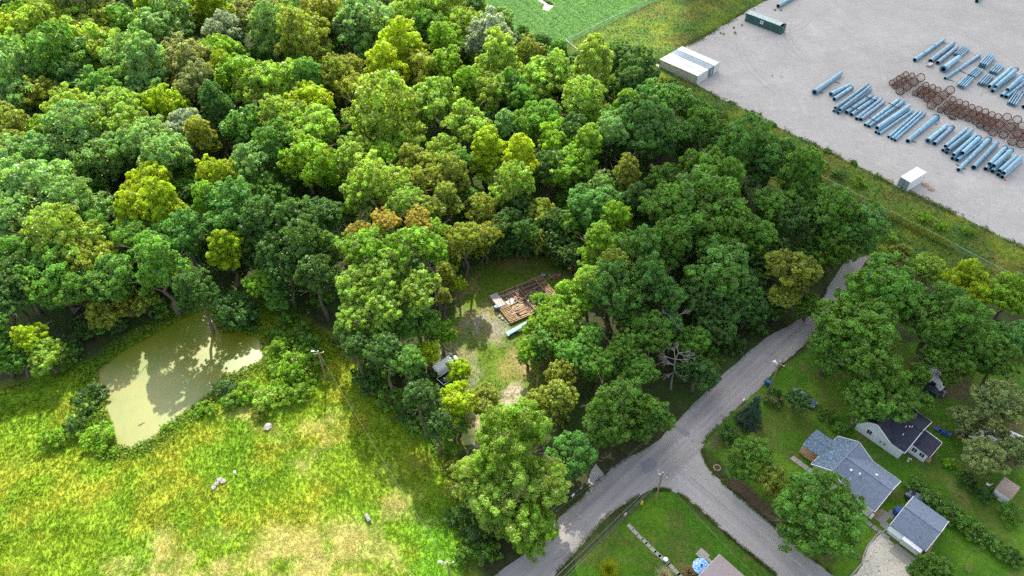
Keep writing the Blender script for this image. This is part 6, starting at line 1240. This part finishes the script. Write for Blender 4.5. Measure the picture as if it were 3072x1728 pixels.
for i in range(120):
    ua, va = rr.uniform(u0 + .5, u1 - .6), rr.uniform(v0 + .5, v1 - .5); a = rr.uniform(0, 3.14); Lb = rr.uniform(.4, 1.7)
    MB().bar(RU.P(ua, va, rr.uniform(.2, .62)), RU.P(ua + Lb * math.cos(a), va + Lb * math.sin(a), rr.uniform(.2, .72)), rr.uniform(.06, .22), .05).build('broken_board', rr.choice((M_TIMBER, M_PALE, M_TIMBERD, M_TIMBER, M_RUST)), RU.root)
for i in range(12): MB().box(RU.P(rr.uniform(u0 + 2, u1 - 2), rr.uniform(v0 + 1.5, v1 - .8), .62), (rr.uniform(.2, .5), rr.uniform(.2, .4), .1)).build('debris_lump', rr.choice((M_ROCK, M_ROCK, M_BLUEGREY)), RU.root)
SL = Loc('concrete_stoop', 46.9, -90.0, 'pale concrete entrance slab at the corner of the ruined floor', 'slab', 30.0)
SL.box('slab', M_CONC, 46.95, 48.6, -90.1, -86.5, .02, .8); SL.box('slab_edge', M_ROCK, 46.95, 47.6, -88.3, -86.48, .02, .76)
drum(gp(1420 + 415 / 6.037, 780 + 905 / 6.037), .42, .95, M_BLUEDK, 'dark blue barrel against the concrete slab of the ruin')
a, b_ = gp(1420 + 610 / 6.037, 780 + 1345 / 6.037, .6), gp(1420 + 1010 / 6.037, 780 + 1125 / 6.037, .6); d = (b_ - a).normalized(); t = empty('flat_trailer', (a.x, a.y, 0), math.atan2(d.y, d.x), 'long faded blue and white trailer lying beside the ruin', 'trailer'); Lf = (b_ - a).length
MB().box((Lf / 2, 0, .55), (Lf, 1.0, .12)).build('deck', M_FLANGE, t); MB().box((Lf / 2, -.42, .72), (Lf * .9, .14, .22)).build('side_rail', plain('faded_teal', (.07, .25, .30), .6, scale=2), t)
for i in range(5): MB().box((Lf * (.1 + .2 * i), .1, .635), (Lf * .16, .55, .04)).build('deck_plank', M_BLUEGREY if i % 2 else M_FLANGE, t)
wheels(t, (Lf * .4, Lf * .58), .45, .3)
for i in range(5):
    c = gp(1420 + (420 + 55 * i) / 6.037, 780 + (980 + 45 * i) / 6.037); rock(c, random.uniform(.2, .38), 'small rubble stone beside the ruined floor', 'rubble by the ruin', 20 + i)
c = gp(1420 + 1270 / 6.037, 780 + 262 / 6.037, .4); rock(c, .55, 'pale lump of rubble at the far corner of the ruin', seed=31)
c = gp(1420 + 1480 / 6.037, 780 + 310 / 6.037); t = empty('wood_heap', (c.x, c.y, 0), 0, 'reddish heap of earth and rotten boards beyond the ruin', 'heap')
for i in range(14): MB().bar((random.uniform(-1.4, 1.4), random.uniform(-.8, .8), .1), (random.uniform(-1.4, 1.4), random.uniform(-.8, .8), .3), .2, .08).build('board', random.choice((M_TIMBER, M_RUST, M_PALE)), t)
c = tp('G', 1070, 305); t = empty('driftwood', (c.x, c.y, .03), .5, 'small dark branch floating on the algae of the pond', 'branch'); MB().tube((-.6, 0, .03), (.6, .1, .06), .05, .02, 6).tube((0, 0, .05), (.3, .45, .12), .03, .01, 5).tube((-.2, 0, .04), (-.1, -.4, .1), .03, .01, 5).build('limb', M_BARK, t)
bpy.context.view_layer.update()

for o in COL.objects:                                              # each pole and tube weathered a little differently
    if o.type == 'MESH' and o.name.split('.')[0] in ('tube', 'collar'):
        k = random.uniform(.72, 1.2); o.color = (k * random.uniform(.9, 1.15), k, k * random.uniform(.92, 1.06), 1)
